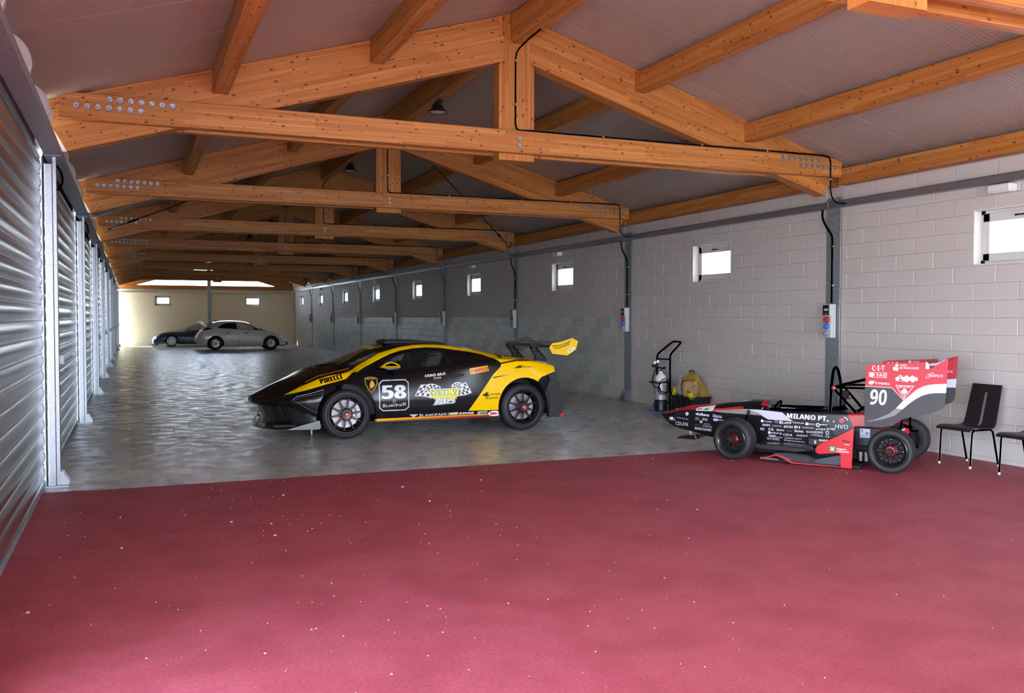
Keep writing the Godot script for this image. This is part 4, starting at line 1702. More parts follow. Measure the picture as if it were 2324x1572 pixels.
# wheel with its axle along local z, outer side at z = 0
func wheel(parent: Node, pos: Vector3, out: float, r: float, rim: float, w: float, spokes: int, look: Dictionary) -> void:
	var b := Basis(Vector3(1, 0, 0), PI / 2)
	var holder := Basis() if out > 0 else Basis(Vector3(0, 1, 0), PI)
	var xf := Transform3D(b, Vector3.ZERO)
	var ri := MB.new()
	ri.lathe([Vector2(rim + 0.012, -0.004), Vector2(rim + 0.012, -0.012), Vector2(rim - 0.002, -0.02), Vector2(rim - 0.012, -0.05), Vector2(rim - 0.02, -w + 0.03), Vector2(rim, -w)], 44, xf)
	ri.lathe([Vector2(rim + 0.012, -0.004), Vector2(rim + 0.004, -0.004), Vector2(rim - 0.012, -0.02), Vector2(rim - 0.022, -0.05), Vector2(rim - 0.028, -w + 0.03)], 44, xf)
	var o := put("wheel", ri, look.rim, parent, pos, holder)
	var ty := MB.new()
	var s := r - rim
	ty.lathe([Vector2(rim + 0.004, -0.012), Vector2(rim + s * 0.12, -0.002), Vector2(rim + s * 0.3, 0.005), Vector2(rim + s * 0.34, 0.0035), Vector2(rim + s * 0.62, 0.001), Vector2(r - 0.022, -0.012), Vector2(r - 0.006, -0.024), Vector2(r, -0.045), Vector2(r, -w / 2)], 52, xf)
	ty.lathe([Vector2(r, -w / 2), Vector2(r, -w + 0.045), Vector2(r - 0.02, -w + 0.012), Vector2(rim + 0.004, -w)], 52, xf)
	put("tyre", ty, look.tyre, o)
	var dk := MB.new()
	dk.lathe([Vector2(0, -0.11), Vector2(0.07, -0.11), Vector2(rim * 0.78, -0.105), Vector2(rim * 0.78, -0.13), Vector2(0, -0.13)], 36, xf)
	put("brake_disc", dk, look.disc, o)
	var bk := MB.new()
	bk.lathe([Vector2(0, -w + 0.02), Vector2(rim - 0.02, -w + 0.02)], 24, xf)
	put("inner_shield", bk, M.black_matt, o)
	if look.has("caliper"):
		var ca := MB.new()
		var p := PackedVector2Array()
		for i in 9:
			var t: float = look.caliper_at + (i / 8.0 - 0.5) * 1.15
			p.append(Vector2(cos(t), sin(t)) * rim * 0.86)
		for i in 9:
			var t: float = look.caliper_at + (0.5 - i / 8.0) * 1.15
			p.append(Vector2(cos(t), sin(t)) * rim * 0.6)
		ca.prism(p, -0.12, -0.07, 0.006)
		put("caliper", ca, look.caliper, o)
	for i in spokes:
		var t: float = TAU * i / spokes + look.get("twist", 0.0)
		var sp := MB.new()
		var q: float = look.get("hub", 0.07) * 0.9
		sp.prism(pv([q, -0.02, rim * 0.5, -0.0105, rim - 0.012, -0.0085, rim - 0.012, 0.0085, rim * 0.5, 0.0105, q, 0.02]), -0.058, -0.022, 0.005, Transform3D(Basis(Vector3(0, 0, 1), t), Vector3.ZERO))
		if look.get("double", false):
			sp = MB.new()
			for e in [-1, 1]:
				sp.prism(pv([q, e * 0.018 - 0.008, rim - 0.014, e * 0.034 - 0.007, rim - 0.014, e * 0.034 + 0.007, q, e * 0.018 + 0.008]), -0.055, -0.022, 0.004, Transform3D(Basis(Vector3(0, 0, 1), t), Vector3.ZERO))
		put("spoke", sp, look.rim, o)
	var hb := MB.new()
	var h: float = look.get("hub", 0.07)
	hb.lathe([Vector2(0.03, -0.018), Vector2(h * 0.8, -0.016), Vector2(h, -0.028), Vector2(h, -0.06)], 28, xf)
	put("hub", hb, look.rim, o)
	if look.has("nut"):
		var nr := MB.new()
		nr.lathe([Vector2(0.028, 0.0), Vector2(0.04, 0.002), Vector2(0.046, -0.006), Vector2(0.046, -0.03)], 10, xf)
		for i in 8:
			var t := TAU * i / 8
			nr.box(Vector3(cos(t) * 0.044, sin(t) * 0.044, -0.012), Vector3(0.012, 0.012, 0.02), 0.003, Basis(Vector3(0, 0, 1), t))
		put("hub_nut", nr, look.nut, o)
		var pin := MB.new()
		pin.lathe([Vector2(0, 0.016), Vector2(0.012, 0.014), Vector2(0.018, 0.006), Vector2(0.028, -0.005)], 16, xf)
		put("hub_cap", pin, mat("cfc8b6", 0.25, 0.9), o)


func arch(x: float, y: float, r: float) -> Callable:
	return func(p: Vector3):
		if p.z < 0.45:
			return 1.0
		var d := Vector2(p.x - x, p.y - y).length() - r
		var l := maxf(absf(p.x - x) - r * 0.93, p.y - y)
		return minf(d, l)


func wheel_well(parent: Node, x: float, y: float, r: float, z0: float, z1: float, m: Material) -> void:
	for s in [-1, 1]:
		var g := []
		for i in 21:
			var t := -0.35 + (PI + 0.7) * i / 20.0
			g.append([Vector3(x + cos(t) * r, y + sin(t) * r, s * z0), Vector3(x + cos(t) * r, y + sin(t) * r, s * z1)])
		var w := MB.new()
		w.grid(g, s < 0)
		var ring := []
		for q in g:
			ring.append(q[0])
		w.cap(ring, s < 0)
		put("wheel_well", w, m, parent)


func range_f(a: float, b: float, n: int) -> Array:
	var o := []
	for i in n + 1:
		o.append(lerpf(a, b, float(i) / n))
	return o


func cars() -> void:
	coupe_black_yellow()
	formula_car()
	far_cars()


const YELLOW := Color("f2c200")
const INK := Color("141214")
const PAPER := Color("d9d8e2")


func livery() -> CV:
	var c := CV.new(-1.3, 1.4, 4.6, 1.3, 445.0, INK)
	# yellow: nose wedge, roof stripe, rear quarter
	c.poly([-.81, .60, -.795, .604, -.591, .713, -.356, .813, -.206, .858, -.026, .885, .065, .912, .126, .93, .21, .93, .141, .905, .092, .885, .007, .816, -.101, .789, -.251, .752, -.487, .685], YELLOW)
	var up := [.105, .915, .285, 1.012, .536, 1.143, .663, 1.18, .855, 1.228, 1.05, 1.256, 1.246, 1.262, 1.445, 1.256, 1.62, 1.245, 1.62, 1.5, 3.5, 1.5, 3.5, .2, 2.4, .2, 2.34, .315, 1.75, .32]
	var low := [2.12, .825, 2.245, .94, 2.255, .995, 2.17, 1.054, 2.03, 1.115, 1.828, 1.156, 1.625, 1.184, 1.425, 1.212, 1.227, 1.221, 1.032, 1.211, .838, 1.179, .679, 1.132, .52, 1.063, .332, .974, .177, .898]
	c.poly(up + low, YELLOW)
	c.poly([2.83, .722, 2.894, .779, 3.109, .84, 3.6, .98, 3.6, .0, 2.6, .0, 2.9, .6], Color("17171a"))
	c.poly([2.255, 1.0, 2.5, 1.035, 2.75, 1.025, 2.9, 1.0, 2.75, 1.012, 2.5, 1.015, 2.25, .975], Color("4a2420"))
	c.poly([2.13, .795, 2.42, .83, 2.3, .81, 2.125, .775], Color("2b2410"))
	# orange edges on the bonnet
	c.line([-.5, .775, -.34, .85, -.12, .905, .1, .945], .008, Color("d2741a"))
	# seams
	for l in [[.44, .26, .41, .5, .43, .72, .47, .86], [1.73, .97, 1.80, .86, 1.72, .78, 1.55, .30], [.47, .865, 1.1, .905, 1.73, .965]]:
		c.line(l, .006, Color("060606"))
	# race number
	c.line([.46, .735, .51, .782, .83, .785, .872, .745, .872, .41, .825, .37, .51, .368, .46, .41], .013, Color("cfdbe0"), true)
	c.text("58", .50, .53, .33, .185, PAPER, "sans", 0.0, 0.0, 0.008)
	c.text("LV", .645, .483, .048, .03, PAPER, "serif", .03)
	c.text("EST", .635, .462, .058, .014, Color("8a8890"), "serif", .03)
	c.text("B", .50, .416, .04, .044, PAPER, "serif", .03)
	c.text("LANCPAI", .545, .418, .235, .032, PAPER, "serif", .035)
	c.text("N", .785, .426, .048, .044, PAPER, "serif", .03)
	# shield
	c.poly([.262, .82, .30, .832, .345, .836, .395, .83, .44, .815, .438, .74, .40, .67, .35, .618, .30, .67, .268, .74], Color("c9a13c"))
	c.poly([.272, .813, .345, .827, .431, .809, .428, .742, .395, .68, .35, .63, .306, .68, .277, .742], INK)
	c.text("LAMBORGHINI", .282, .798, .135, .018, Color("d8b04a"))
	c.poly([.325, .70, .33, .74, .345, .775, .365, .785, .385, .765, .40, .73, .395, .71, .375, .70, .365, .675, .35, .69, .335, .675], Color("d6a536"))
	# flags and badge on the door
	var flag := func(o: Vector2, ex: Vector2, ey: Vector2, bend: float):
		var edge := []
		for i in 7:
			var t := i / 6.0
			edge.append(o + ex * t + Vector2(0, 1) * sin(t * PI) * bend)
		for i in 7:
			var t := 1.0 - i / 6.0
			edge.append(o + ex * t + ey + Vector2(0, 1) * sin(t * PI) * bend)
		var grow := PackedVector2Array(edge)
		var w := Geometry2D.offset_polygon(grow, 0.012)
		if w.size():
			c.fill(w[0], PAPER)
		for i in 6:
			for j in 4:
				if (i + j) % 2 == 0:
					var q := PackedVector2Array()
					for k in [[0, 0], [1, 0], [1, 1], [0, 1]]:
						var t: float = (i + k[0]) / 6.0
						q.append(o + ex * t + ey * ((j + k[1]) / 4.0) + Vector2(0, 1) * sin(t * PI) * bend)
					c.fill(q, Color("15151c"))
	flag.call(Vector2(.975, .565), Vector2(.22, -.035), Vector2(.085, .135), .012)
	flag.call(Vector2(1.10, .60), Vector2(.17, -.04), Vector2(.055, .105), .02)
	flag.call(Vector2(1.60, .555), Vector2(.18, .03), Vector2(-.075, .13), -.012)
	flag.call(Vector2(1.53, .60), Vector2(.12, .03), Vector2(-.02, .085), .02)
	c.poly([1.17, .645, 1.615, .652, 1.60, .54, 1.50, .47, 1.29, .475, 1.185, .54], Color("b9bcc0"))
	c.poly([1.182, .633, 1.602, .642, 1.588, .546, 1.495, .485, 1.295, .49, 1.198, .546], Color("d9d611"))
	c.text("ONLY", 1.208, .557, .368, .068, Color("24241c"), "serif", .01, 0.0, .006)
	c.text("ONLY", 1.214, .562, .354, .057, Color("eef0ee"), "serif", .01)
	c.text("Bikes", 1.225, .415, .31, .11, Color("8f98a2"), "serif", .06, .45, .012)
	c.text("Bikes", 1.235, .425, .29, .095, Color("f2f4f6"), "serif", .06, .45)
	c.text("CIAO ALE", 1.12, .812, .30, .033, PAPER, "serif", .10, 0.0, .004)
	c.text("Furia", 1.24, .782, .11, .035, Color("dcdcae"), "serif", .08, .3)
	c.poly([1.77, .922, 2.045, .962, 2.062, .882, 1.788, .838], Color("f0a818"))
	c.text("PIRELLI", 1.80, .857, .245, .045, Color("a81c1c"), "sans", .15, 0.0, .004)
	c.line([1.85, .908, 2.03, .935], .008, Color("a81c1c"))
	c.text("PIRELLI", -.325, .757, .29, .055, Color("141008"), "sans", .23, -.15, .004)
	c.line([-.32, .812, -.06, .872], .008, Color("141008"))
	# sill band
	c.poly([.34, .25, 2.3, .268, 2.3, .1, .34, .1], Color("8a8d96"))
	c.poly([.36, .258, 2.2, .266, 2.2, .222, .36, .222], Color("b8281c"))
	c.poly([.36, .258, 2.1, .264, 2.0, .25, .36, .224], Color("e8981c"))
	c.poly([.36, .258, 1.2, .258, .36, .228], Color("f2b824"))
	c.poly([.88, .303, .93, .298, 1.02, .30, .99, .28, .965, .27, .95, .255, .93, .27], Color("c4cdc4"))
	c.text("B", 1.03, .264, .03, .04, Color("e8ebee"), "serif")
	c.text("LANCPAIN", 1.065, .266, .36, .03, Color("e8ebee"), "serif", .012)
	c.poly([1.445, .302, 1.605, .306, 1.602, .272, 1.445, .268], Color("e8dcd4"))
	c.oval(1.465, .285, .018, .017, Color("4a9a48"))
	c.text("Castrol", 1.49, .276, .105, .022, Color("b2483c"), "sans", 0.0, .2)
	c.text("EDGE", 1.62, .272, .21, .028, Color("e8ebf4"), "sans", .01, .35, .003)
	c.poly([1.89, .308, 2.04, .308, 2.04, .25, 1.89, .246], Color("9fb08c"))
	c.text("OMP", 1.93, .262, .1, .03, Color("20301c"), "sans", 0.0, .2)
	c.oval(2.15, .268, .098, .039, Color("d8dce8"))
	c.oval(2.15, .268, .088, .032, Color("eceef4"))
	c.text("BMC", 2.085, .25, .13, .036, Color("b81c2c"), "serif", 0.0, 0.0, .003)
	# rear quarter lettering
	var dark := Color("3a300c")
	c.poly([1.95, .535, 2.02, .582, 2.07, .585, 2.03, .568, 2.045, .545, 2.07, .538, 2.03, .515, 2.0, .52], dark)
	c.text("SUPER", 2.07, .535, .155, .026, dark, "sans", 0.0, .3)
	c.text("TROFEO", 1.985, .478, .205, .03, dark, "sans", 0.0, .3)
	c.poly([2.45, .915, 2.53, .95, 2.62, .952, 2.56, .935, 2.58, .915], dark)
	c.text("SUPER TROFEO", 2.575, .918, .165, .02, dark, "sans", 0.0, .3)
	c.poly([2.25, 1.125, 2.28, 1.10, 2.31, 1.135, 2.34, 1.10, 2.37, 1.125, 2.34, 1.07, 2.31, 1.055, 2.28, 1.07], dark)
	c.text("IMPERIALE", 2.39, 1.075, .3, .03, dark, "serif", -.12)
	c.text("RACING", 2.55, 1.035, .14, .018, dark, "serif", -.12)
	c.poly([1.62, 1.235, 1.78, 1.222, 1.78, 1.20, 1.62, 1.213], Color("e6b8a4"))
	c.text("Castrol", 1.64, 1.212, .12, .018, Color("b24438"), "sans", -.1)
	c.text("EDGE", 1.80, 1.197, .16, .02, Color("f4ecd8"), "sans", -.14, .2)
	# lamp and intake outlines on the nose
	var pale := Color("6d7682")
	c.line([-.70, .545, -.64, .597, -.46, .637, -.30, .682], .006, Color("9fb4c6"))
	c.line([-.66, .545, -.60, .585, -.46, .612, -.33, .635], .004, pale)
	c.line([-.31, .66, -.36, .50, -.40, .385], .005, pale)
	c.line([-.67, .535, -.52, .44, -.40, .375], .005, pale)
	# fuel cap surround, slits
	for i in 3:
		c.line([1.825 + i * .035, 1.115 - i * .012, 1.845 + i * .035, 1.05 - i * .012], .01, Color("020202"))
	return c


func coupe_black_yellow() -> void:
	var o := thing("race_car", "black and yellow racing coupe with number 58 and a high rear wing, on the concrete", "car", Vector3(2.66, 0, -13.08))
	var c := {
		"zm": [[-1.15, .24], [-1.11, .42], [-1.02, .58], [-.88, .74], [-.65, .87], [-.35, .935], [0, .945], [.4, .925], [1.0, .925], [1.6, .935], [2.0, .95], [2.6, .965], [2.95, .94], [3.14, .86]],
		"ys": [[-1.15, .47], [-.95, .455], [-.8, .47], [-.62, .40], [-.5, .30], [-.38, .24], [.35, .215], [2.3, .225], [2.85, .28], [3.0, .6], [3.14, .82]],
		"ym": [[-1.15, .50], [-.9, .49], [-.7, .52], [-.5, .54], [0, .60], [.5, .52], [1.3, .52], [1.9, .56], [2.6, .62], [3.0, .72], [3.14, .86]],
		"yb": [[-1.15, .535], [-.95, .57], [-.8, .61], [-.6, .70], [-.35, .80], [-.1, .86], [.1, .885], [.35, .885], [.75, .888], [1.1, .925], [1.75, .995], [2.15, 1.03], [2.6, 1.015], [2.95, .97], [3.14, .93]],
		"zb": [[-1.15, .20], [-1.0, .46], [-.8, .64], [-.5, .76], [0, .82], [.3, .83], [.8, .84], [1.4, .85], [2.0, .90], [2.6, .90], [3.14, .80]],
		"yr": [[-1.15, .55], [-.95, .61], [-.8, .67], [-.6, .765], [-.36, .87], [-.1, .935], [.1, .95], [.2, .972], [.285, 1.01], [.54, 1.125], [.7, 1.168], [.86, 1.205], [1.05, 1.235], [1.25, 1.243], [1.5, 1.235], [1.75, 1.205], [2.0, 1.16], [2.25, 1.105], [2.6, 1.06], [2.95, 1.0], [3.14, .95]],
		"zr": [[-1.15, .10], [-1.0, .25], [-.8, .40], [-.5, .55], [-.1, .63], [.1, .62], [.3, .60], [.7, .575], [1.2, .565], [1.7, .575], [2.1, .60], [2.6, .66], [3.14, .66]],
		"yt": [[-1.15, .56], [-1.0, .635], [-.8, .73], [-.6, .805], [-.36, .885], [-.22, .935], [.04, 1.035], [.3, 1.138], [.56, 1.228], [.72, 1.264], [.95, 1.286], [1.15, 1.29], [1.4, 1.277], [1.7, 1.24], [2.0, 1.19], [2.36, 1.12], [2.7, 1.06], [3.0, 1.01], [3.14, .965]],
	}
	var rings := body_rings(c, range_f(-1.15, -.85, 16) + range_f(-.83, 3.14, 150), 5)
	var uvf := func(p: Vector3): return Vector2((p.x + 1.3) / 4.6, (1.4 - p.y) / 1.3)
	var a1 := arch(.01, .345, .405)
	var a2 := arch(2.61, .37, .405)
	var wells := func(p: Vector3): return minf(a1.call(p), a2.call(p))
	var side := pv([.40, .925, .58, 1.02, .76, 1.10, .95, 1.155, 1.2, 1.18, 1.46, 1.172, 1.555, 1.0, 1.3, .968, 1.0, .94, .7, .91])
	var front := pv([-.24, -.2, -.22, .15, -.13, .36, .13, .575, .35, .56, .60, .53, .67, .3, .70, 0, .70, -.2])
	var fs := func(p: Vector3): return sd(side, Vector2(p.x, p.y)) if p.z > .4 and p.y > .8 else 1.0
	var ff := func(p: Vector3): return sd(front, Vector2(p.x, p.z)) if p.y > .8 and p.x < 1.0 else 1.0
	var parts := skin(rings, [wells, fs, ff], uvf)
	var paint := mat("ffffff", 0.16)
	paint.metallic_specular = 0.36
	paint.albedo_texture = livery().tex()
	parts[3].add(end_cap(rings[0], true, uvf), Transform3D())
	parts[3].add(end_cap(rings[rings.size() - 1], false, uvf), Transform3D())
	put("body", whole(parts, 3), paint, o)
	var dark_glass := mat("30403c", 0.02)
	dark_glass.albedo_color.a = 0.12
	dark_glass.transparency = BaseMaterial3D.TRANSPARENCY_ALPHA
	put("side_window", parts[1], dark_glass, o)
	put("side_window", parts[5], dark_glass, o)
	put("windscreen", whole(parts, 2), dark_glass, o)
	wheel_well(o, .01, .36, .42, .42, .93, M.black_matt)
	wheel_well(o, 2.61, .38, .42, .42, .93, M.black_matt)
	# cabin: floor tub, dash, seats, cage
	var tub := MB.new()
	tub.prism(pv([-.1, .3, 1.9, .3, 1.8, .92, 1.55, .92, 1.35, .80, .5, .78, .30, .86, .0, .88]), -.78, .78, 0.02)
	put("cabin_floor", tub, M.black_matt, o)
	for s in [-1, 1]:
		var se := MB.new()
		se.prism(pv([.75, .5, 1.25, .5, 1.50, 1.12, 1.40, 1.18, 1.28, 1.14, 1.05, .72, .75, .68]), s * .38 - .24, s * .38 + .24, 0.03)
		put("seat", se, mat("1a1a1c", 0.7), o)
	var bulk := MB.new()
	bulk.prism(pv([1.56, .85, 1.72, .85, 1.72, 1.19, 1.52, 1.215]), -.60, .60, 0.01)
	put("bulkhead", bulk, M.black_matt, o)
	var cage := MB.new()
	for s in [-1, 1]:
		cage.tube(rounded([Vector3(.12, .86, s * .57), Vector3(.62, 1.14, s * .53), Vector3(1.42, 1.18, s * .53), Vector3(1.48, .6, s * .6)], .1), .02, 8)
		cage.tube([Vector3(1.0, .82, s * .66), Vector3(.985, 1.13, s * .56)], .013, 6)
	cage.tube([Vector3(1.42, 1.18, -.53), Vector3(1.42, 1.18, .53)], .02, 8)
	cage.tube([Vector3(.62, 1.14, -.53), Vector3(.62, 1.14, .53)], .02, 8)
	put("roll_cage", cage, mat("3c4242", 0.4), o)
	var wf := MB.new()
	wf.tube([Vector3(.62, .905, .755), Vector3(.71, 1.085, .66)], .008, 6)
	wf.tube([Vector3(.97, .935, .76), Vector3(.97, 1.15, .635)], .006, 6)
	wf.tube(rounded([Vector3(1.0, .95, .752), Vector3(1.0, 1.07, .695), Vector3(1.13, 1.085, .69), Vector3(1.13, .965, .752)], .02, 3, true), .006, 6)
	wf.tube([Vector3(.98, 1.075, .69), Vector3(1.36, 1.11, .67)], .007, 6)
	put("window_frame", wf, mat("7f9a94", 0.4), o)
	var hdr := TextMesh.new()
	var f := SystemFont.new()
	f.font_names = PackedStringArray(["Droid Serif"])
	f.font_weight = 700
	hdr.font = f
	hdr.text = "BLANCPAIN"
	hdr.font_size = 32
	hdr.pixel_size = 0.0042
	hdr.depth = 0.002
	var up := Vector3(.22, .085, 0).normalized()
	var nrm := Vector3(-.36, .93, 0).normalized()
	put("windscreen_lettering", hdr, mat("b8921c", 0.4), o, Vector3(.50, 1.215, .0), Basis(Vector3(0, 0, 1), up, Vector3(0, 0, 1).cross(up)))
	# roof scoop, wiper
	var sc := MB.new()
	sc.prism(pv([.70, 1.262, .72, 1.318, .80, 1.322, 1.1, 1.318, 1.5, 1.29, 1.7, 1.25, 1.2, 1.27]), -.24, .24, .012)
	put("roof_scoop", sc, M.black_matt, o)
	var wi := MB.new()
	wi.tube([Vector3(-.28, .945, .0), Vector3(-.19, .965, .02), Vector3(.02, .985, .45)], .011, 6)
	wi.lathe([Vector2(0, .03), Vector2(.03, .03), Vector2(.035, 0)], 12, Transform3D(Basis(), Vector3(-.27, .925, 0)))
	put("wiper", wi, M.black_matt, o)
	# front bumper behind the splitter
	var plan := [[-.98, .0], [-.97, .30], [-.90, .52], [-.80, .68], [-.66, .80], [-.5, .875], [-.40, .90]]
	var top_plan := [[-1.10, .0], [-1.08, .30], [-1.0, .53], [-.87, .70], [-.68, .83], [-.5, .905], [-.40, .92]]
	var g := []
	for k in 5:
		var t := k / 4.0
		var row := []
		for i in range(6, -1, -1):
			row.append(Vector3(lerpf(plan[i][0], top_plan[i][0], t * t), lerpf(.17, .48 + (.0 if i < 4 else .02), t), lerpf(plan[i][1], top_plan[i][1], t)))
		for i in range(1, 7):
			row.append(Vector3(lerpf(plan[i][0], top_plan[i][0], t * t), lerpf(.17, .48 + (.0 if i < 4 else .02), t), -lerpf(plan[i][1], top_plan[i][1], t)))
		g.append(row)
	var bm := MB.new()
	bm.grid(g, true)
	put("front_bumper", bm, M.black_gloss, o)
	for s in [-1, 1]:
		for q in [[.36, -.05], [.66, .06]]:
			var bl := MB.new()
			bl.prism(pv([0, .17, .10, .17, .04, .46, -.14, .47]), -.02, .02, .006, Transform3D(Basis(Vector3(0, 1, 0), s * .5), Vector3(-.98 + q[0] * q[0] * .55, 0, s * q[0])))
			put("bumper_blade", bl, M.black_gloss, o)
		var st := MB.new()
		st.tube([Vector3(-1.05, .17, s * .36), Vector3(-.93, .40, s * .42)], .005, 6)
		put("splitter_stay", st, mat("9a9a98", 0.3, 0.8), o)
		var hl := MB.new()
		var gl := pv([-.66, .545, -.60, .585, -.46, .612, -.335, .632, -.36, .50, -.40, .40, -.52, .45])
		hl.prism(gl, 0.0, .008, .002, Transform3D(Basis(Vector3(0, 1, 0), -s * .10), Vector3(0, 0, s * .905 if s > 0 else -.913)))
		if s < 0:
			hl = MB.new()
			hl.prism(gl, 0.0, .008, .002, Transform3D(Basis(Vector3(0, 1, 0), .10), Vector3(0, 0, -.913)))
		put("headlamp", hl, M.black_gloss, o, Vector3(0, 0, -.055 * s))
	var sp := PackedVector2Array()
	var half := [[-1.13, .0], [-1.115, .25], [-1.07, .45], [-.97, .64], [-.82, .79], [-.62, .88], [-.36, .93]]
	for q in half:
		sp.append(Vector2(q[0], q[1]))
	for i in range(6, 0, -1):
		sp.append(Vector2(half[i][0], -half[i][1]))
	var flat := Basis(Vector3(1, 0, 0), Vector3(0, 0, 1), Vector3(0, -1, 0))
	var spl := MB.new()
	spl.prism(sp, -.168, -.150, .004, Transform3D(flat, Vector3.ZERO))
	put("splitter", spl, M.carbon, o)
	for s in [-1, 1]:
		var fn := MB.new()
		fn.prism(pv([-.80, .165, -.36, .275, -.34, .17, -.42, .15]), s * .925 - .006, s * .925 + .006, .002)
		put("splitter_fin", fn, M.carbon, o)
	var jk := MB.new()
	jk.lathe([Vector2(0, .0), Vector2(.035, .0), Vector2(.04, .03), Vector2(.022, .04), Vector2(.022, .16)], 16, Transform3D(Basis(), Vector3(-.41, 0.004, .6)))
	put("air_jack", jk, mat("8a8268", 0.3, 0.8), o)
	var fl := MB.new()
	fl.box(Vector3(1.0, .2, 0), Vector3(3.9, .03, 1.6), .004)
	put("underfloor", fl, M.black_matt, o)
	# rear: bumper, diffuser corner, tail
	for s in [-1, 1]:
		var rb := MB.new()
		rb.prism(pv([2.84, .735, 3.11, .84, 3.145, .80, 3.135, .715, 3.20, .69, 3.195, .54, 3.345, .467, 3.346, .42, 3.272, .318, 3.266, .19, 3.03, .176, 3.005, .40, 2.95, .58]), .86 * s - .05, .86 * s + .05, .006)
		put("rear_bumper_corner", rb, mat("1b1b1d", 0.6), o)
		var re := MB.new()
		re.prism(pv([3.19, .192, 3.264, .192, 3.27, .25]), .86 * s - .054, .86 * s + .054)
		put("red_tip", re, mat("d81c2c", 0.4), o)
	var tail := MB.new()
	tail.prism(pv([3.0, .3, 3.16, .3, 3.15, .9, 3.0, .9]), -.82, .82, .02)
	put("tail_panel", tail, M.black_matt, o)
	var dif := MB.new()
	dif.prism(pv([2.9, .17, 3.26, .3, 3.26, .31, 2.9, .19]), -.8, .8)
	put("diffuser", dif, M.carbon, o)
	# wing
	var foil := []
	for i in 13:
		var t := i / 12.0
		foil.append(Vector2(3.06 + .34 * t, 1.205 + .07 * t * t + .028 * sin(PI * pow(t, .6))))
	for i in range(11, 0, -1):
		var t := i / 12.0
		foil.append(Vector2(3.06 + .34 * t, 1.195 + .075 * t * t - .01 * sin(PI * t)))
	var wm := MB.new()
	wm.prism(PackedVector2Array(foil), -.85, .85, 0.0, Transform3D(), true)
	put("wing_plane", wm, mat("2a1012", 0.2, 0.0, 0.9), o)
	var plate := pv([3.052, 1.205, 3.103, 1.265, 3.26, 1.29, 3.43, 1.342, 3.53, 1.292, 3.49, 1.167, 3.352, 1.082, 3.103, 1.113])
	for s in [-1, 1]:
		var e1 := MB.new()
		e1.prism(plate, .85 * s - .006, .85 * s + .006, .002)
		var pl := put("wing_endplate", e1, M.black_gloss, o)
		var e2 := MB.new()
		e2.prism(MB.inset(PackedVector2Array(plate) if not Geometry2D.is_polygon_clockwise(plate) else PackedVector2Array(Array(plate).duplicate()), .001), .857 * s - .002, .857 * s + .002)
		tag(put("outer_skin", e2, mat("f0c002", 0.35, 0.0, 0.6), pl), "yellow outer face of the endplate", "")
		for i in 3:
			var lv := MB.new()
			lv.tube(spline([Vector3(3.09 + .02 * i, 1.232 - .022 * i, s * .862), Vector3(3.22, 1.238 - .022 * i, s * .862), Vector3(3.40 - .01 * i, 1.298 - .025 * i, s * .862)], 5), .004, 5)
			put("louvre", lv, M.black_matt, pl)
		var up2 := MB.new()
		var bar := func(a: Vector2, b: Vector2, w: float):
			var t := (b - a).normalized() * w / 2
			var m := Vector2(-t.y, t.x)
			up2.prism(PackedVector2Array([a - t + m, a - t - m, b + t - m, b + t + m]), .45 * s - .008, .45 * s + .008)
		bar.call(Vector2(2.925, 1.20), Vector2(3.02, 1.045), .028)
		bar.call(Vector2(3.02, 1.19), Vector2(3.17, 1.025), .028)
		for q in [[2.97, 1.13, 3.075, 1.135], [2.94, 1.18, 3.05, 1.15], [3.0, 1.075, 3.07, 1.13], [3.01, 1.075, 3.12, 1.08], [3.04, 1.03, 3.12, 1.075]]:
			bar.call(Vector2(q[0], q[1]), Vector2(q[2], q[3]), .016)
		up2.prism(pv([2.90, 1.195, 2.93, 1.245, 2.99, 1.262, 3.12, 1.25, 3.10, 1.21, 3.03, 1.18, 2.94, 1.175]), .45 * s - .008, .45 * s + .008, .002)
		up2.prism(pv([2.99, 1.0, 3.19, .985, 3.2, 1.012, 3.17, 1.03, 3.0, 1.045]), .45 * s - .02, .45 * s + .02, .003)
		put("wing_upright", up2, M.black_matt, o)
	var bell := MB.new()
	var bd := PackedVector2Array()
	for i in 24:
		var t := TAU * i / 24
		bd.append(Vector2(3.415, 1.168) + Vector2(cos(t) * .07, sin(t) * .028).rotated(.5))
	bell.prism(bd, .859, .8605)
	var bs := put("sticker", bell, mat("f0e8e0", 0.5), o)
	var bt := TextMesh.new()
	bt.font = f
	bt.text = "BELL"
	bt.font_size = 20
	bt.pixel_size = 0.0019
	bt.depth = 0.001
	put("lettering", bt, mat("b01c24", 0.5), bs, Vector3(3.415, 1.168, .8615), Basis(Vector3(0, 0, 1), .5))
	# mirrors, handle, filler
	for s in [-1, 1]:
		var mi := MB.new()
		var sec := [Vector2(.45, .968), Vector2(.475, .99), Vector2(.515, 1.018), Vector2(.593, 1.048), Vector2(.68, 1.02), Vector2(.715, .992), Vector2(.724, .962)]
		mi.prism(PackedVector2Array(sec), s * 1.0 - .055, s * 1.0 + .055, .014, Transform3D(), true)
		var mm := put("mirror", mi, mat("f0c002", 0.35, 0.0, 0.6), o)
		var ml := MB.new()
		ml.prism(pv([.45, .966, .724, .960, .70, .938, .56, .93]), s * 1.0 - .052, s * 1.0 + .052, .01)
		put("mirror_base", ml, M.black_gloss, mm)
		var stl := MB.new()
		stl.tube([Vector3(.60, .94, s * .98), Vector3(.66, .865, s * .86)], .018, 8)
		put("stalk", stl, M.black_matt, mm)
	var cap := MB.new()
	cap.lathe([Vector2(.05, .0), Vector2(.062, .008), Vector2(.058, .012), Vector2(.04, .01), Vector2(.036, .002), Vector2(0, .004)], 28, Transform3D(Basis(Quaternion(Vector3.UP, Vector3(0, .42, .9).normalized())), Vector3(1.69, 1.075, .712)))
	put("filler_cap", cap, mat("b9b4ae", 0.3, 0.6), o)
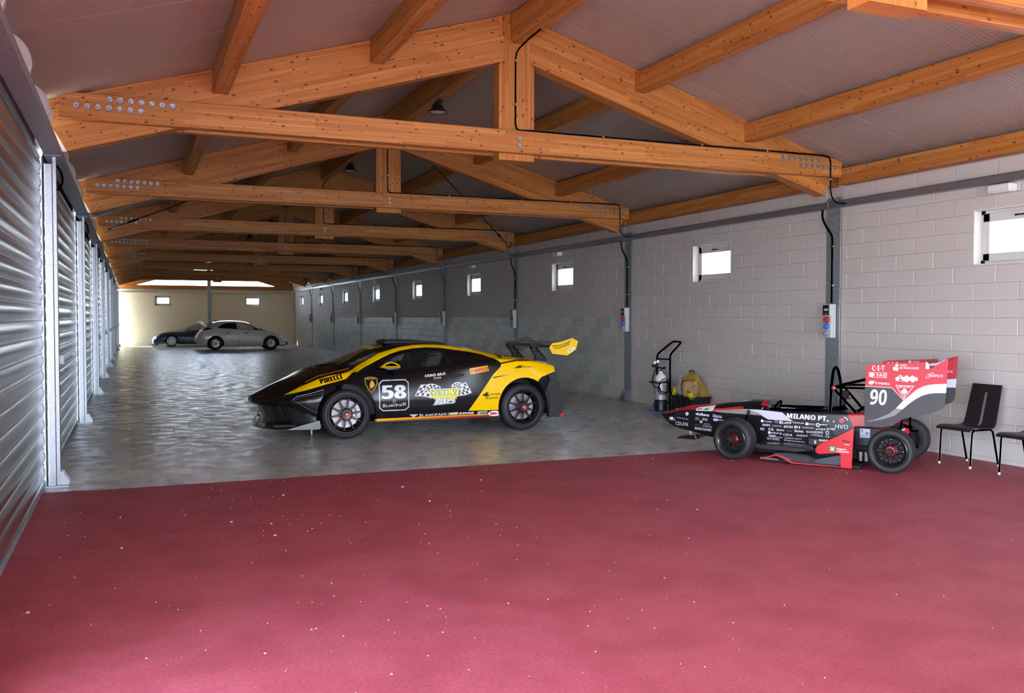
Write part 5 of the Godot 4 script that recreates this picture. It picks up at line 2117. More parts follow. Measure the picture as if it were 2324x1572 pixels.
	var hn := MB.new()
	hn.box(Vector3(1.60, .825, .905), Vector3(.2, .04, .02), .006, Basis(Vector3(0, 0, 1), .08))
	put("door_handle", hn, M.black_matt, o)
	var look := {"rim": mat("101013", 0.35, 0.2, 0.3), "tyre": M.rubber, "disc": mat("8c8488", 0.4, 0.7), "caliper": mat("8d9093", 0.4, 0.5), "caliper_at": 0.25, "nut": mat("a8323a", 0.3, 0.6), "hub": .085, "twist": .15}
	var look2 := look.duplicate()
	look2.caliper_at = 2.6
	look2.twist = .3
	for s in [-1, 1]:
		wheel(o, Vector3(.008, .336, s * .925), s, .336, .242, .26, 10, look)
		wheel(o, Vector3(2.61, .342, s * .935), s, .342, .242, .30, 10, look2)


# formula style car in its own frame: x runs back from the front axle, y up, z to its left side, which faces the viewer
func formula_print() -> ImageTexture:
	var c := CV.new(-1.2, 0.74, 2.65, 0.62, 700.0, Color("121216"))
	c.poly([-1.2, .44, -1.05, .433, -.87, .478, -.72, .507, -.6, .505, -.28, .503, .0, .56, -.05, .74, -1.2, .74], Color("b3202c"))
	c.poly([-.42, .52, -.26, .53, -.09, .555, .22, .565, .3, .56, .3, .50, -.3, .50], Color("8d8480"))
	c.poly([-.46, .545, -.3, .545, -.06, .585, .202, .605, .202, .652, -.08, .65, -.3, .60], Color("17161a"))
	c.poly([.202, .607, .29, .607, .29, .69, .202, .69], Color("c41428"))
	c.oval(.232, .582, .008, .008, Color("f4f0e4"))
	c.poly([-.05, .556, .193, .566, .475, .55, .507, .525, .545, .49, .61, .455, .412, .459, .314, .459, .25, .49, .194, .528, .08, .55], Color("bdbac6"))
	c.poly([-.62, .515, -.612, .53, -.596, .538, -.379, .576, -.402, .507, -.607, .501], Color("e4e6ee"))
	c.oval(-.588, .519, .012, .009, Color("202024"))
	c.oval(-.556, .522, .02, .01, Color("d8602c"))
	c.poly([-.535, .512, -.46, .512, -.45, .545, -.50, .535], Color("3f9a48"))
	c.text("ISO", -.445, .515, .03, .035, Color("8a9ab0"))
	c.poly([.9, .55, 1.2, .567, 1.27, .433, 1.24, .396, 1.09, .31, 1.0, .44, .93, .452], Color("33363a"))
	c.poly([1.2, .57, 1.42, .60, 1.42, .44, 1.272, .435], Color("b81a26"))
	c.poly([1.28, .442, 1.5, .45, 1.5, .1, 1.28, .1], Color("26262a"))
	c.text("CDLAN", -0.892, 0.305, 0.170, 0.043, PAPER, "light", -0.02)
	c.text("ItalianVenture", -0.873, 0.396, 0.158, 0.011, PAPER, "sans", -0.09)
	c.text("LOGISTICS", -0.986, 0.358, 0.089, 0.025, PAPER, "sans", -0.01)
	c.text("dallara", -0.616, 0.449, 0.174, 0.030, PAPER, "sans", -0.05, 0.2, 0.002)
	c.text("Sitecna", -0.388, 0.437, 0.116, 0.037, PAPER, "sans", -0.04)
	c.text("NTS", -0.521, 0.388, 0.063, 0.028, PAPER, "sans", -0.06)
	c.text("SAMEC", -0.621, 0.387, 0.057, 0.038, Color("8e8e96"), "sans", -0.02)
	c.text("TECHNO", -0.623, 0.320, 0.070, 0.013, Color("6e6e76"), "sans", -0.06)
	c.text("PODIUM", -0.518, 0.314, 0.122, 0.015, PAPER, "sans", -0.06)
	c.text("MAKOSHARK", -0.628, 0.268, 0.223, 0.032, PAPER, "sans", -0.04, 0.1)
	c.text("MILANO PT.", 0.532, 0.488, 0.463, 0.057, Color("dcdcf2"), "sans", -0.02, 0.0, 0.002)
	c.text("brembo", 0.228, 0.428, 0.132, 0.016, PAPER, "sans", -0.02)
	c.text("TH", 0.387, 0.423, 0.041, 0.033, Color("9a9aa6"), "sans", 0.02)
	c.text("LAPP", 0.483, 0.420, 0.103, 0.026, PAPER, "sans", 0.00)
	c.text("DEAPLAS", 0.603, 0.435, 0.126, 0.014, PAPER, "sans", -0.02)
	c.text("WELD", 0.778, 0.423, 0.068, 0.023, Color("b4b4c0"), "sans", -0.01)
	c.text("MAIRA", 0.245, 0.380, 0.092, 0.024, PAPER, "sans", 0.01, 0.2)
	c.text("CRIPPA", 0.359, 0.382, 0.118, 0.016, PAPER, "light", -0.03)
	c.text("Cms", 0.533, 0.377, 0.071, 0.027, PAPER, "sans", 0.01)
	c.text("Bi", 0.620, 0.377, 0.065, 0.031, PAPER, "sans", -0.02)
	c.text("ECOPPORT", 0.705, 0.383, 0.138, 0.016, Color("c4c4cc"), "sans", 0.00)
	c.text("eTAS", 0.861, 0.372, 0.107, 0.023, PAPER, "sans", 0.02)
	c.text("HEX", 0.223, 0.328, 0.047, 0.029, PAPER, "sans", 0.02)
	c.text("CA", 0.321, 0.331, 0.060, 0.030, PAPER, "sans", 0.00)
	c.text("dema", 0.415, 0.333, 0.087, 0.025, PAPER, "sans", 0.01)
	c.text("usibe", 0.532, 0.334, 0.060, 0.014, Color("8a8a92"), "light", 0.00)
	c.text("Rema", 0.624, 0.333, 0.096, 0.028, PAPER, "sans", -0.01)
	c.text("GUHRING", 0.756, 0.335, 0.185, 0.023, PAPER, "sans", 0.01)
	c.text("Cosberg", 0.316, 0.292, 0.158, 0.024, PAPER, "sans", 0.00)
	c.text("CIFA", 0.490, 0.283, 0.103, 0.023, PAPER, "sans", 0.00, 0.3)
	c.text("NERA", 0.647, 0.285, 0.132, 0.021, PAPER, "sans", 0.02)
	c.text("AMK", 0.322, 0.258, 0.083, 0.024, PAPER, "sans", -0.01)
	c.text("motion", 0.403, 0.255, 0.079, 0.011, PAPER, "sans", -0.03)
	c.text("LASER GATE", 0.510, 0.250, 0.193, 0.014, PAPER, "sans", -0.01, 0.2)
	c.text("ALPITRONIC", 0.302, 0.222, 0.151, 0.028, PAPER, "light", -0.03)
	c.text("ROHDE&SCHWARZ", 0.503, 0.224, 0.234, 0.013, PAPER, "sans", -0.04)
	c.text("HVD", 1.075, 0.406, 0.137, 0.044, PAPER, "light", 0.00)
	c.text("ROHM", 0.982, 0.382, 0.088, 0.021, PAPER, "sans", 0.03)
	c.ring(-.735, .455, .022, .022, .006, PAPER, Color("121216"))
	c.oval(-.733, .453, .011, .012, PAPER)
	c.poly([-.975, .40, -.92, .398, -.93, .372, -.965, .375], PAPER)
	c.oval(-.349, .407, .036, .018, Color("a8b4d8"))
	c.text("RACING", -.315, .40, .09, .014, PAPER)
	c.oval(-.541, .369, .02, .02, Color("a4a4ae"))
	for i in 3:
		c.ring(-.485 + i * .027, .345, .014, .009, .003, PAPER, Color("121216"))
	c.ring(.46, .435, .018, .02, .006, PAPER, Color("8a9098"))
	c.oval(.243, .437, .016, .017, PAPER)
	c.ring(.884, .431, .024, .022, .009, PAPER, Color("5a6070"))
	c.line([.911, .437, .986, .438], .008, PAPER)
	c.oval(.33, .306, .016, .017, Color("c4c4cc"))
	c.poly([.745, .45, .775, .45, .775, .42, .745, .42], PAPER)
	c.poly([.50, .40, .528, .40, .528, .375, .50, .375], Color("a8acb8"))
	c.ring(.991, .35, .02, .022, .007, PAPER, Color("303238"))
	c.oval(1.144, .498, .028, .028, Color("d8303c"))
	c.line([1.17, .535, 1.19, .53, 1.205, .505], .009, PAPER)
	c.oval(.997, .48, .008, .008, PAPER)
	c.oval(1.056, .481, .008, .008, PAPER)
	c.poly([1.343, .423, 1.46, .422, 1.458, .325, 1.344, .322], Color("aebccc"))
	c.text("A", 1.35, .392, .03, .024, Color("20242c"))
	c.text("E", 1.41, .362, .026, .024, Color("20242c"))
	c.line([1.352, .345, 1.42, .345], .003, Color("5a6878"))
	return c.tex()


func wing_print() -> ImageTexture:
	var c := CV.new(1.38, 1.24, 0.88, 0.80, 640.0, Color("b5182a"))
	c.poly([1.3, .912, 1.674, .903, 1.694, .896, 1.806, .775, 2.3, .5, 2.3, .4, 1.3, .4], Color("d9b8b4"))
	c.poly([1.3, .904, 1.674, .895, 1.692, .888, 1.806, .764, 2.0, .6, 2.3, .5, 2.3, .4, 1.3, .4], Color("2c2b2f"))
	c.poly([1.806, .768, 1.876, .834, 1.941, .894, 2.006, .93, 2.08, .95, 2.3, .968, 2.3, .866, 2.115, .859, 2.051, .849, 1.986, .825, 1.921, .784, 1.855, .728, 1.798, .672, 1.723, .60, 1.731, .678], Color("c8d2e2"))
	c.poly([2.3, .866, 2.115, .859, 2.051, .849, 1.986, .825, 1.921, .784, 1.855, .728, 1.798, .672, 1.723, .60, 1.8, .5, 2.3, .5], Color("2c2b2f"))
	c.poly([1.731, .678, 1.798, .672, 1.723, .60, 1.588, .548, 1.432, .512, 1.44, .52, 1.542, .555, 1.66, .616], Color("77747a"))
	c.text("C·I·T", 1.485, 1.075, 0.125, 0.056, PAPER, "sans", 0.03)
	c.text("eligio", 1.765, 1.130, 0.069, 0.024, PAPER, "sans", 0.03)
	c.text("RE FRASCHINI", 1.763, 1.103, 0.188, 0.022, PAPER, "sans", 0.01)
	c.text("TAG", 1.525, 1.013, 0.102, 0.034, PAPER, "sans", 0.01)
	c.text("D'ANDREA", 1.517, 0.930, 0.150, 0.024, PAPER, "sans", -0.03)
	c.text("niecc", 2.048, 1.029, 0.138, 0.035, PAPER, "serif", 0.00)
	c.text("BELLASI", 1.757, 0.901, 0.116, 0.019, PAPER, "sans", 0.04)
	c.text("90", 1.462, 0.707, 0.169, 0.167, Color("c6cede"), "sans", -0.01, 0.08)
	c.poly([1.455, 1.057, 1.492, 1.058, 1.515, 1.032, 1.493, 1.005, 1.456, 1.006], PAPER)
	c.line([1.496, 1.058, 1.636, 1.056, 1.634, 1.003, 1.497, 1.004], .004, PAPER, true)
	c.oval(1.475, .945, .026, .021, PAPER)
	c.poly([1.485, .955, 1.51, .97, 1.51, .95, 1.495, .935], PAPER)
	for q in [[1.713, 1.105, .017, .022], [1.735, 1.14, .016, .016], [1.737, 1.10, .013, .022]]:
		c.oval(q[0], q[1], q[2], q[3], PAPER)
	for q in [[1.772, 1.017, .02], [1.742, .997, .02], [1.803, .999, .02], [1.833, 1.015, .02], [1.834, .984, .02], [1.863, 1.0, .02], [1.893, 1.016, .02], [1.894, .984, .02], [1.925, 1.0, .02]]:
		c.oval(q[0], q[1], q[2], q[2], PAPER)
	c.oval(1.77, 1.017, .008, .008, Color("20141a"))
	c.line([1.727, .975, 1.815, .973], .004, PAPER)
	c.line([1.727, .926, 1.903, .924, 1.81, .785], .006, PAPER, true)
	c.oval(1.812, .862, .033, .016, PAPER)
	c.oval(1.815, .882, .018, .012, PAPER)
	c.poly([1.785, .85, 1.84, .85, 1.815, .80], PAPER)
	for i in 4:
		for j in 3:
			if (i + j) % 2:
				c.poly([1.793 + i * .011, .845 - j * .012, 1.803 + i * .011, .845 - j * .012, 1.803 + i * .011, .834 - j * .012, 1.793 + i * .011, .834 - j * .012], Color("8a1622"))
	c.line([2.035, 1.045, 2.02, 1.03, 2.03, 1.015, 2.06, 1.02], .004, PAPER)
	c.line([2.04, 1.055, 2.08, 1.072, 2.10, 1.06], .004, PAPER)
	c.oval(2.02, .93, .006, .006, Color("6a8a84"))
	c.oval(2.075, .942, .006, .006, Color("6a8a84"))
	return c.tex()


func formula_car() -> void:
	var o := thing("formula_car", "black and red open wheel racing car with number 90 on its tall rear wing", "car", Vector3(6.9206, 0, -9.057))
	o.basis = Basis(Vector3(.5807, 0, .81412), Vector3(0, 1, 0), Vector3(-.81412, 0, .5807))
	var paint := mat("ffffff", 0.3)
	paint.metallic_specular = 0.4
	paint.albedo_texture = formula_print()
	var uvf := func(p: Vector3): return Vector2((p.x + 1.2) / 2.65, (.74 - p.y) / .62)
	var c := {
		"tuck": .015,
		"zm": [[-1.12, .05], [-1.08, .09], [-1.0, .13], [-.7, .175], [-.3, .22], [0, .265], [.35, .30], [1.2, .31], [1.42, .30]],
		"ys": [[-1.12, .405], [-1.06, .365], [-1.0, .325], [-.93, .285], [-.84, .266], [-.6, .228], [-.4, .192], [-.1, .185], [1.42, .185]],
		"ym": [[-1.12, .415], [-1.0, .40], [-.8, .38], [-.4, .38], [.2, .38], [1.42, .36]],
		"yb": [[-1.12, .425], [-1.06, .432], [-.87, .476], [-.72, .502], [-.5, .505], [-.28, .505], [0, .549], [.15, .563], [.35, .555], [.5, .55], [.9, .565], [1.2, .568], [1.42, .585]],
		"zb": [[-1.12, .04], [-1.0, .11], [-.7, .16], [-.3, .205], [0, .245], [.35, .285], [1.2, .295], [1.42, .285]],
		"yr": [[-1.12, .428], [-1.0, .46], [-.86, .498], [-.6, .535], [-.3, .565], [-.1, .60], [.1, .612], [.272, .612], [.30, .57], [.5, .567], [.9, .582], [1.2, .58], [1.42, .60]],
		"zr": [[-1.12, .025], [-1.0, .08], [-.7, .12], [-.3, .15], [0, .185], [.27, .20], [.3, .26], [1.2, .25], [1.42, .22]],
		"yt": [[-1.12, .43], [-1.06, .45], [-.987, .47], [-.855, .514], [-.77, .54], [-.59, .565], [-.34, .60], [-.2, .63], [-.05, .652], [.06, .664], [.24, .664], [.272, .655], [.30, .574], [.5, .571], [1.2, .585], [1.42, .605]],
	}
	var rings := body_rings(c, range_f(-1.12, -.8, 20) + range_f(-.78, .26, 42) + range_f(.27, .31, 4) + range_f(.33, 1.42, 40), 5)
	var hole := pv([.302, -.4, .302, .205, .36, .235, .92, .235, .975, .20, .975, -.4])
	var fh := func(p: Vector3): return sd(hole, Vector2(p.x, p.z)) if p.y > .5 else 1.0
	var parts := skin(rings, [fh], uvf)
	parts[1].add(end_cap(rings[0], true, uvf), Transform3D())
	parts[1].add(end_cap(rings[rings.size() - 1], false, uvf), Transform3D())
	put("monocoque", whole(parts, 1), paint, o)
	var inn := MB.new()
	inn.prism(pv([.30, .20, 1.0, .20, 1.0, .30, .9, .30, .8, .26, .30, .26]), -.25, .25)
	put("cockpit_floor", inn, M.black_matt, o)
	var seat := MB.new()
	seat.prism(pv([.60, .27, .80, .25, .97, .56, .93, .63, .88, .60, .78, .33, .62, .31]), -.19, .19, .02)
	put("seat", seat, mat("1a1a1d", 0.6), o)
	var rimc := MB.new()
	var rp := []
	for q in [[.305, .2], [.36, .235], [.92, .235], [.975, .2], [.975, -.2], [.92, -.235], [.36, -.235], [.305, -.2]]:
		rp.append(Vector3(q[0], .578 if q[0] < .5 else .588, q[1]))
	rimc.tube(rounded(rp, .06, 4, true), .013, 8, true)
	put("cockpit_rim", rimc, M.black_matt, o)
	var dash := MB.new()
	dash.prism(pv([.265, .50, .315, .50, .345, .545, .29, .665, .262, .66]), -.17, .17, .01)
	put("dash_hoop", dash, M.carbon, o)
	var sw := MB.new()
	var wr := []
	for i in 20:
		var t := TAU * i / 20
		wr.append(Vector3(.345 + .03 * sin(t), .60 + .055 * sin(t), .105 * cos(t)))
	sw.tube(wr, .012, 8, true)
	sw.box(Vector3(.345, .60, 0), Vector3(.02, .06, .12), .005)
	put("steering_wheel", sw, M.black_matt, o)
	var belt := MB.new()
	for i in 5:
		belt.tube(spline([Vector3(.99 + .02 * i, .585, .18 - .06 * i), Vector3(1.03 + .015 * i, .615 + .01 * (i % 2), .15 - .07 * i), Vector3(1.09, .595, .12 - .05 * i)], 4), .016, 6)
	put("harness", belt, mat("b5222e", 0.7), o)
	var buckle := MB.new()
	buckle.tube([Vector3(1.10, .60, .12), Vector3(1.16, .615, .08)], .012, 6)
	put("buckle", buckle, M.black_matt, o)
	# hoop and braces
	var hoop := MB.new()
	hoop.tube(rounded([Vector3(1.008, .56, .275), Vector3(1.015, .87, .255), Vector3(1.005, 1.075, .10), Vector3(1.005, 1.075, -.10), Vector3(1.015, .87, -.255), Vector3(1.008, .56, -.275)], .12, 6), .0165, 10)
	put("roll_hoop", hoop, M.black_gloss, o)
	for s in [-1, 1]:
		var b := MB.new()
		b.tube([Vector3(1.03, .862, s * .25), Vector3(1.275, .585, s * .21)], .0145, 8)
		put("hoop_brace", b, M.black_gloss, o)
		var nd := MB.new()
		nd.lathe([Vector2(0, .014), Vector2(.012, .013), Vector2(.023, .006), Vector2(.024, -.01)], 16, Transform3D(Basis(Vector3(1, 0, 0), PI / 2 * s), Vector3(1.045, .857, s * .272)))
		put("brace_node", nd, mat("c8404a", 0.35, 0.4), o)
		var w1 := MB.new()
		w1.tube([Vector3(1.04, .868, s * .24), Vector3(1.47, .985, s * .30)], .013, 8)
		w1.tube([Vector3(1.04, .862, s * .24), Vector3(1.46, .868, s * .30)], .013, 8)
		put("wing_strut", w1, mat("3a3b40", 0.4, 0.3), o)
		var w2 := MB.new()
		w2.tube([Vector3(1.29, .60, s * .17), Vector3(1.47, .73, s * .30)], .014, 8)
		put("lower_wing_strut", w2, mat("55575c", 0.35, 0.4), o)
	var cam := MB.new()
	cam.box(Vector3(1.115, .77, -.02), Vector3(.07, .085, .06), .008)
	cam.box(Vector3(1.095, .685, -.02), Vector3(.05, .09, .06), .008)
	cam.box(Vector3(1.13, .722, -.02), Vector3(.09, .012, .08), .003)
	put("head_restraint", cam, M.black_matt, o)
	# rear wing
	var wp := mat("ffffff", 0.35, 0.0, 0.5)
	wp.albedo_texture = wing_print()
	wp.clearcoat_enabled = false
	wp.roughness = 0.5
	var ep := pv([1.424, 1.107, 1.447, 1.137, 1.502, 1.151, 2.024, 1.182, 2.045, 1.118, 2.06, 1.112, 2.23, 1.223, 2.236, 1.223, 2.222, .962, 2.209, .732, 2.178, .692, 2.097, .655, 1.901, .601, 1.813, .567, 1.778, .554, 1.70, .487, 1.586, .463, 1.416, .464, 1.409, .787])
	for s in [-1, 1]:
		var e := MB.new()
		e.prism(ep, .45 * s - .004, .45 * s + .004, .001)
		for i in e.u.size():
			e.u[i] = Vector2((e.v[i].x - 1.38) / .88, (1.24 - e.v[i].y) / .80)
		put("wing_endplate", e, wp, o)
	for q in [[1.45, .86, 1.86, 1.02, .05, "main_plane"], [1.84, 1.03, 2.06, 1.15, .03, "flap"], [2.05, 1.14, 2.215, 1.215, .02, "upper_flap"], [1.44, 1.03, 1.60, 1.02, .02, "leading_vane"]]:
		var f := PackedVector2Array()
		var a := Vector2(q[0], q[1])
		var b2 := Vector2(q[2], q[3])
		var m := (b2 - a).normalized()
		m = Vector2(-m.y, m.x)
		for i in 11:
			var t := i / 10.0
			f.append(a.lerp(b2, t) - m * (sin(PI * t) * q[4] * 1.3 - .004))
		for i in range(9, 0, -1):
			var t := i / 10.0
			f.append(a.lerp(b2, t) - m * (sin(PI * t) * q[4] * 1.3 - .012 - .02 * sin(PI * pow(t, .5))))
		var w := MB.new()
		w.prism(f, -.446, .446, 0.0, Transform3D(), true)
		put(q[5], w, M.carbon, o)
	var dr := MB.new()
	dr.prism(pv([2.015, 1.11, 2.055, 1.11, 2.05, 1.165, 2.02, 1.19]), .43, .46, .004)
	put("flap_bracket", dr, mat("c8d0d8", 0.3, 0.5), o)
	# floor, side pods and red side plates
	for s in [-1, 1]:
		var sh := MB.new()
		sh.prism(pv([.23, .155, .25, .205, .55, .21, .80, .195, .87, .16, .70, .135, .35, .14]), s * .43 - .15, s * .43 + .15, .012, Transform3D(), true)
		put("side_shelf", sh, M.carbon, o)
		var rmp := MB.new()
		rmp.prism(pv([.46, .122, .50, .085, .58, .05, .72, .022, .95, .03, .98, .06, .84, .118, .65, .13]), s * .46 - .15, s * .46 + .15, .02, Transform3D(), true)
		put("side_pod", rmp, mat("4c5054", 0.18, 0.5, 0.6), o)
		var fl := MB.new()
		fl.prism(pv([.35, .045, .50, .09, .56, .07, .67, .018, 1.2, .018, 1.2, .03, .70, .034, .58, .085, .50, .112, .36, .06]), s * .46 - .17, s * .46 + .17, .002)
		put("floor_edge", fl, mat("a81c2a", 0.4, 0.0, 0.4), o)
		var tray := MB.new()
		tray.prism(pv([.30, .03, .52, .028, .52, .05, .32, .062]), s * .5 - .1, s * .5 + .1, .003)
		put("floor_strake", tray, mat("6a6468", 0.4, 0.2), o)
		var wd := MB.new()
		wd.prism(pv([.78, .04, 1.205, .038, 1.205, .15, 1.15, .14]), s * .60 - .01, s * .60 + .01, .003)
		put("side_vane", wd, mat("3a4048", 0.35, 0.2), o)
		var pl := MB.new()
		pl.prism(pv([.94, .175, .938, .205, .955, .237, 1.014, .278, 1.168, .358, 1.342, .461, 1.324, .018, 1.207, .016, 1.205, .155, 1.19, .177, .985, .151, .955, .157]), s * .64 - .006, s * .64 + .006, .003)
		var pp := put("side_plate", pl, M.red_gloss, o)
		var bx := MB.new()
		bx.prism(pv([.84, .225, .84, .332, 1.09, .325, 1.25, .36, 1.25, .225]), s * .46 - .15, s * .46 + .15, .02)
		put("side_inlet", bx, M.carbon, o)
		if s > 0:
			var gq := MB.new()
			gq.prism(rect(1.09, .19, 1.151, .247), .646, .648, .0005)
			var gs := put("green_badge", gq, mat("2a9048", 0.5), pp)
			var ro := MB.new()
			for i in 4:
				ro.box(Vector3(1.12 + .012 * cos(PI / 4 + i * PI / 2), .218 + .012 * sin(PI / 4 + i * PI / 2), .6485), Vector3(.026, .010, .001), 0, Basis(Vector3(0, 0, 1), PI / 4 + i * PI / 2))
			put("white_rose", ro, M.white_plastic, pp)
			for q in [["Regione", 1.215, .222, .0013], ["Lombardia", 1.23, .196, .0013], ["ROREX", 1.275, .277, .0009], ["E", .93, .275, .0024], ["BLADES", 1.02, .30, .0014]]:
				var tm := TextMesh.new()
				var f := SystemFont.new()
				f.font_names = PackedStringArray(["Droid Sans"])
				f.font_weight = 700
				tm.font = f
				tm.text = q[0]
				tm.font_size = 20
				tm.pixel_size = q[3]
				tm.depth = 0.0005
				put("lettering", tm, M.white_plastic, pp, Vector3(q[1], q[2], .6475 if q[2] < .2751 and q[1] > 1.0 or q[0] == "ROREX" else .612))
			var ship := MB.new()
			ship.tube([Vector3(1.226, .324, .648), Vector3(1.243, .298, .648), Vector3(1.30, .296, .648), Vector3(1.307, .307, .648), Vector3(1.255, .311, .648), Vector3(1.238, .322, .648)], .0028, 4, true)
			put("emblem", ship, M.white_plastic, pp)
	var bot := MB.new()
	bot.box(Vector3(.85, .032, 0), Vector3(1.1, .02, 1.2), .003)
	put("underfloor", bot, M.black_matt, o)
	var kl := MB.new()
	kl.prism(pv([-.3, .16, .2, .06, 1.3, .06, 1.3, .2, -.3, .2]), -.24, .24, .01)
	put("keel", kl, M.black_matt, o)
	var rbx := MB.new()
	rbx.box(Vector3(1.50, .335, 0), Vector3(.44, .22, .66), .015)
	for i in rbx.u.size():
		rbx.u[i] = Vector2((rbx.v[i].x + 1.2) / 2.65, (.74 - rbx.v[i].y) / .62)
	put("rear_box", rbx, paint, o)
	var rc := MB.new()
	rc.prism(pv([1.56, .30, 1.76, .32, 1.74, .44, 1.60, .47]), -.40, -.30, .01)
	put("rear_fairing", rc, M.red_gloss, o)
	var gb := MB.new()
	for s in [-1, 1]:
		gb.tube([Vector3(1.69, .43, s * .18), Vector3(1.78, .40, s * .30)], .02, 8)
		gb.tube([Vector3(1.66, .40, s * .2), Vector3(1.72, .30, s * .44)], .016, 8)
	put("driveshaft", gb, mat("b4b8bc", 0.3, 0.7), o)
	var ex := MB.new()
	for i in 2:
		ex.lathe([Vector2(.02, -.05), Vector2(.024, .05), Vector2(.0, .05)], 12, Transform3D(Basis(), Vector3(1.36 + .06 * i, .12, .36)))
	put("coolant_fittings", ex, mat("a8acae", 0.3, 0.7), o)
	# front wing
	var fw := MB.new()
	fw.prism(pv([-.83, .168, -.81, .152, -.60, .15, -.585, .162, -.60, .205, -.70, .20]), -.30, .26, .006)
	put("front_wing", fw, M.black_gloss, o)
	var fv := MB.new()
	fv.prism(pv([-.60, .15, -.54, .175, -.53, .215, -.60, .212]), -.30, .24, .004)
	put("front_flap", fv, M.black_gloss, o)
	for x in [-.70, -.58]:
		var mt := MB.new()
		mt.box(Vector3(x, .225, .12), Vector3(.035, .05, .02), .005)
		put("wing_mount", mt, mat("c8ccd2", 0.3, 0.5), o)
	# suspension and wheels
	for s in [-1, 1]:
		for ax in [[0.0, .24, .5], [1.71, .29, .5]]:
			var m := MB.new()
			for y in [.16, .34]:
				m.tube([Vector3(ax[0] - .16, y + .02, s * ax[1]), Vector3(ax[0], y, s * ax[2]), Vector3(ax[0] + .16, y + .02, s * ax[1])], .009, 6)
			m.tube([Vector3(ax[0] + .06, .53, s * ax[1]), Vector3(ax[0] + .02, .18, s * ax[2])], .011, 6)
			put("suspension_arm", m, M.black_matt, o)
		var rk := MB.new()
		rk.box(Vector3(.075, .525, s * .268), Vector3(.035, .06, .03), .006)
		put("rocker", rk, M.black_matt, o)
		formula_wheel(o, Vector3(-.005, .242, s * .68), s, -.16 * s)
		formula_wheel(o, Vector3(1.711, .236, s * .68), s, 0.0)


func formula_wheel(parent: Node, pos: Vector3, s: int, steer: float) -> void:
	var b := Basis(Vector3(0, 1, 0), steer) * (Basis() if s > 0 else Basis(Vector3(0, 1, 0), PI))
	var xf := Transform3D(Basis(Vector3(1, 0, 0), PI / 2), Vector3.ZERO)
	var r := pos.y - .002
	var rm := MB.new()
	rm.lathe([Vector2(.176, -.006), Vector2(.168, -.002), Vector2(.160, -.008), Vector2(.150, -.03), Vector2(.135, -.055), Vector2(.130, -.075), Vector2(.128, -.18)], 40, xf)
	var o := put("wheel", rm, mat("26272a", 0.25, 0.4, 0.5), parent, pos, b)
	var ty := MB.new()
	ty.lathe([Vector2(.170, -.008), Vector2(.182, .002), Vector2(.198, .005), Vector2(.204, .003), Vector2(.218, -.002), Vector2(r - .008, -.016), Vector2(r, -.032), Vector2(r, -.10)], 48, xf)
	ty.lathe([Vector2(r, -.10), Vector2(r, -.168), Vector2(r - .02, -.19), Vector2(.17, -.195), Vector2(.13, -.18)], 48, xf)
	put("tyre", ty, M.rubber, o)
	var bk := MB.new()
	bk.lathe([Vector2(0, -.095), Vector2(.129, -.095)], 32, xf)
	put("inner_shield", bk, M.black_matt, o)
	var red := mat("5e1620", 0.35, 0.5)
	for i in 8:
		var sp := MB.new()
		var t := TAU * i / 8
		var d := Vector3(cos(t), sin(t), 0)
		var e := Vector3(-sin(t), cos(t), 0)
		sp.tube([d * .06 + e * .028 + Vector3(0, 0, -.05), d * .122 + e * .012 + Vector3(0, 0, -.058), d * .122 - e * .012 + Vector3(0, 0, -.058), d * .06 - e * .028 + Vector3(0, 0, -.05)], .0035, 5)
		put("spoke", sp, red, o)
	var ce := MB.new()
	ce.lathe([Vector2(.034, -.03), Vector2(.05, -.032), Vector2(.06, -.045), Vector2(.07, -.05), Vector2(.072, -.062), Vector2(0, -.062)], 28, xf)
	put("wheel_centre", ce, red, o)
	var nu := MB.new()
	nu.lathe([Vector2(.0, -.02), Vector2(.02, -.02), Vector2(.024, -.014), Vector2(.032, -.012), Vector2(.035, -.03), Vector2(.035, -.06)], 20, xf)
	put("hub", nu, M.black_matt, o)
	for i in 8:
		var t := TAU * i / 8
		var bo := MB.new()
		bo.lathe([Vector2(0, .006), Vector2(.005, .005), Vector2(.006, 0)], 8, Transform3D(Basis(Vector3(1, 0, 0), PI / 2), Vector3(cos(t) * .124, sin(t) * .124, -.062)))
		put("bolt", bo, M.steel, o)


func far_cars() -> void:
	white_hatch()
	blue_coupe()


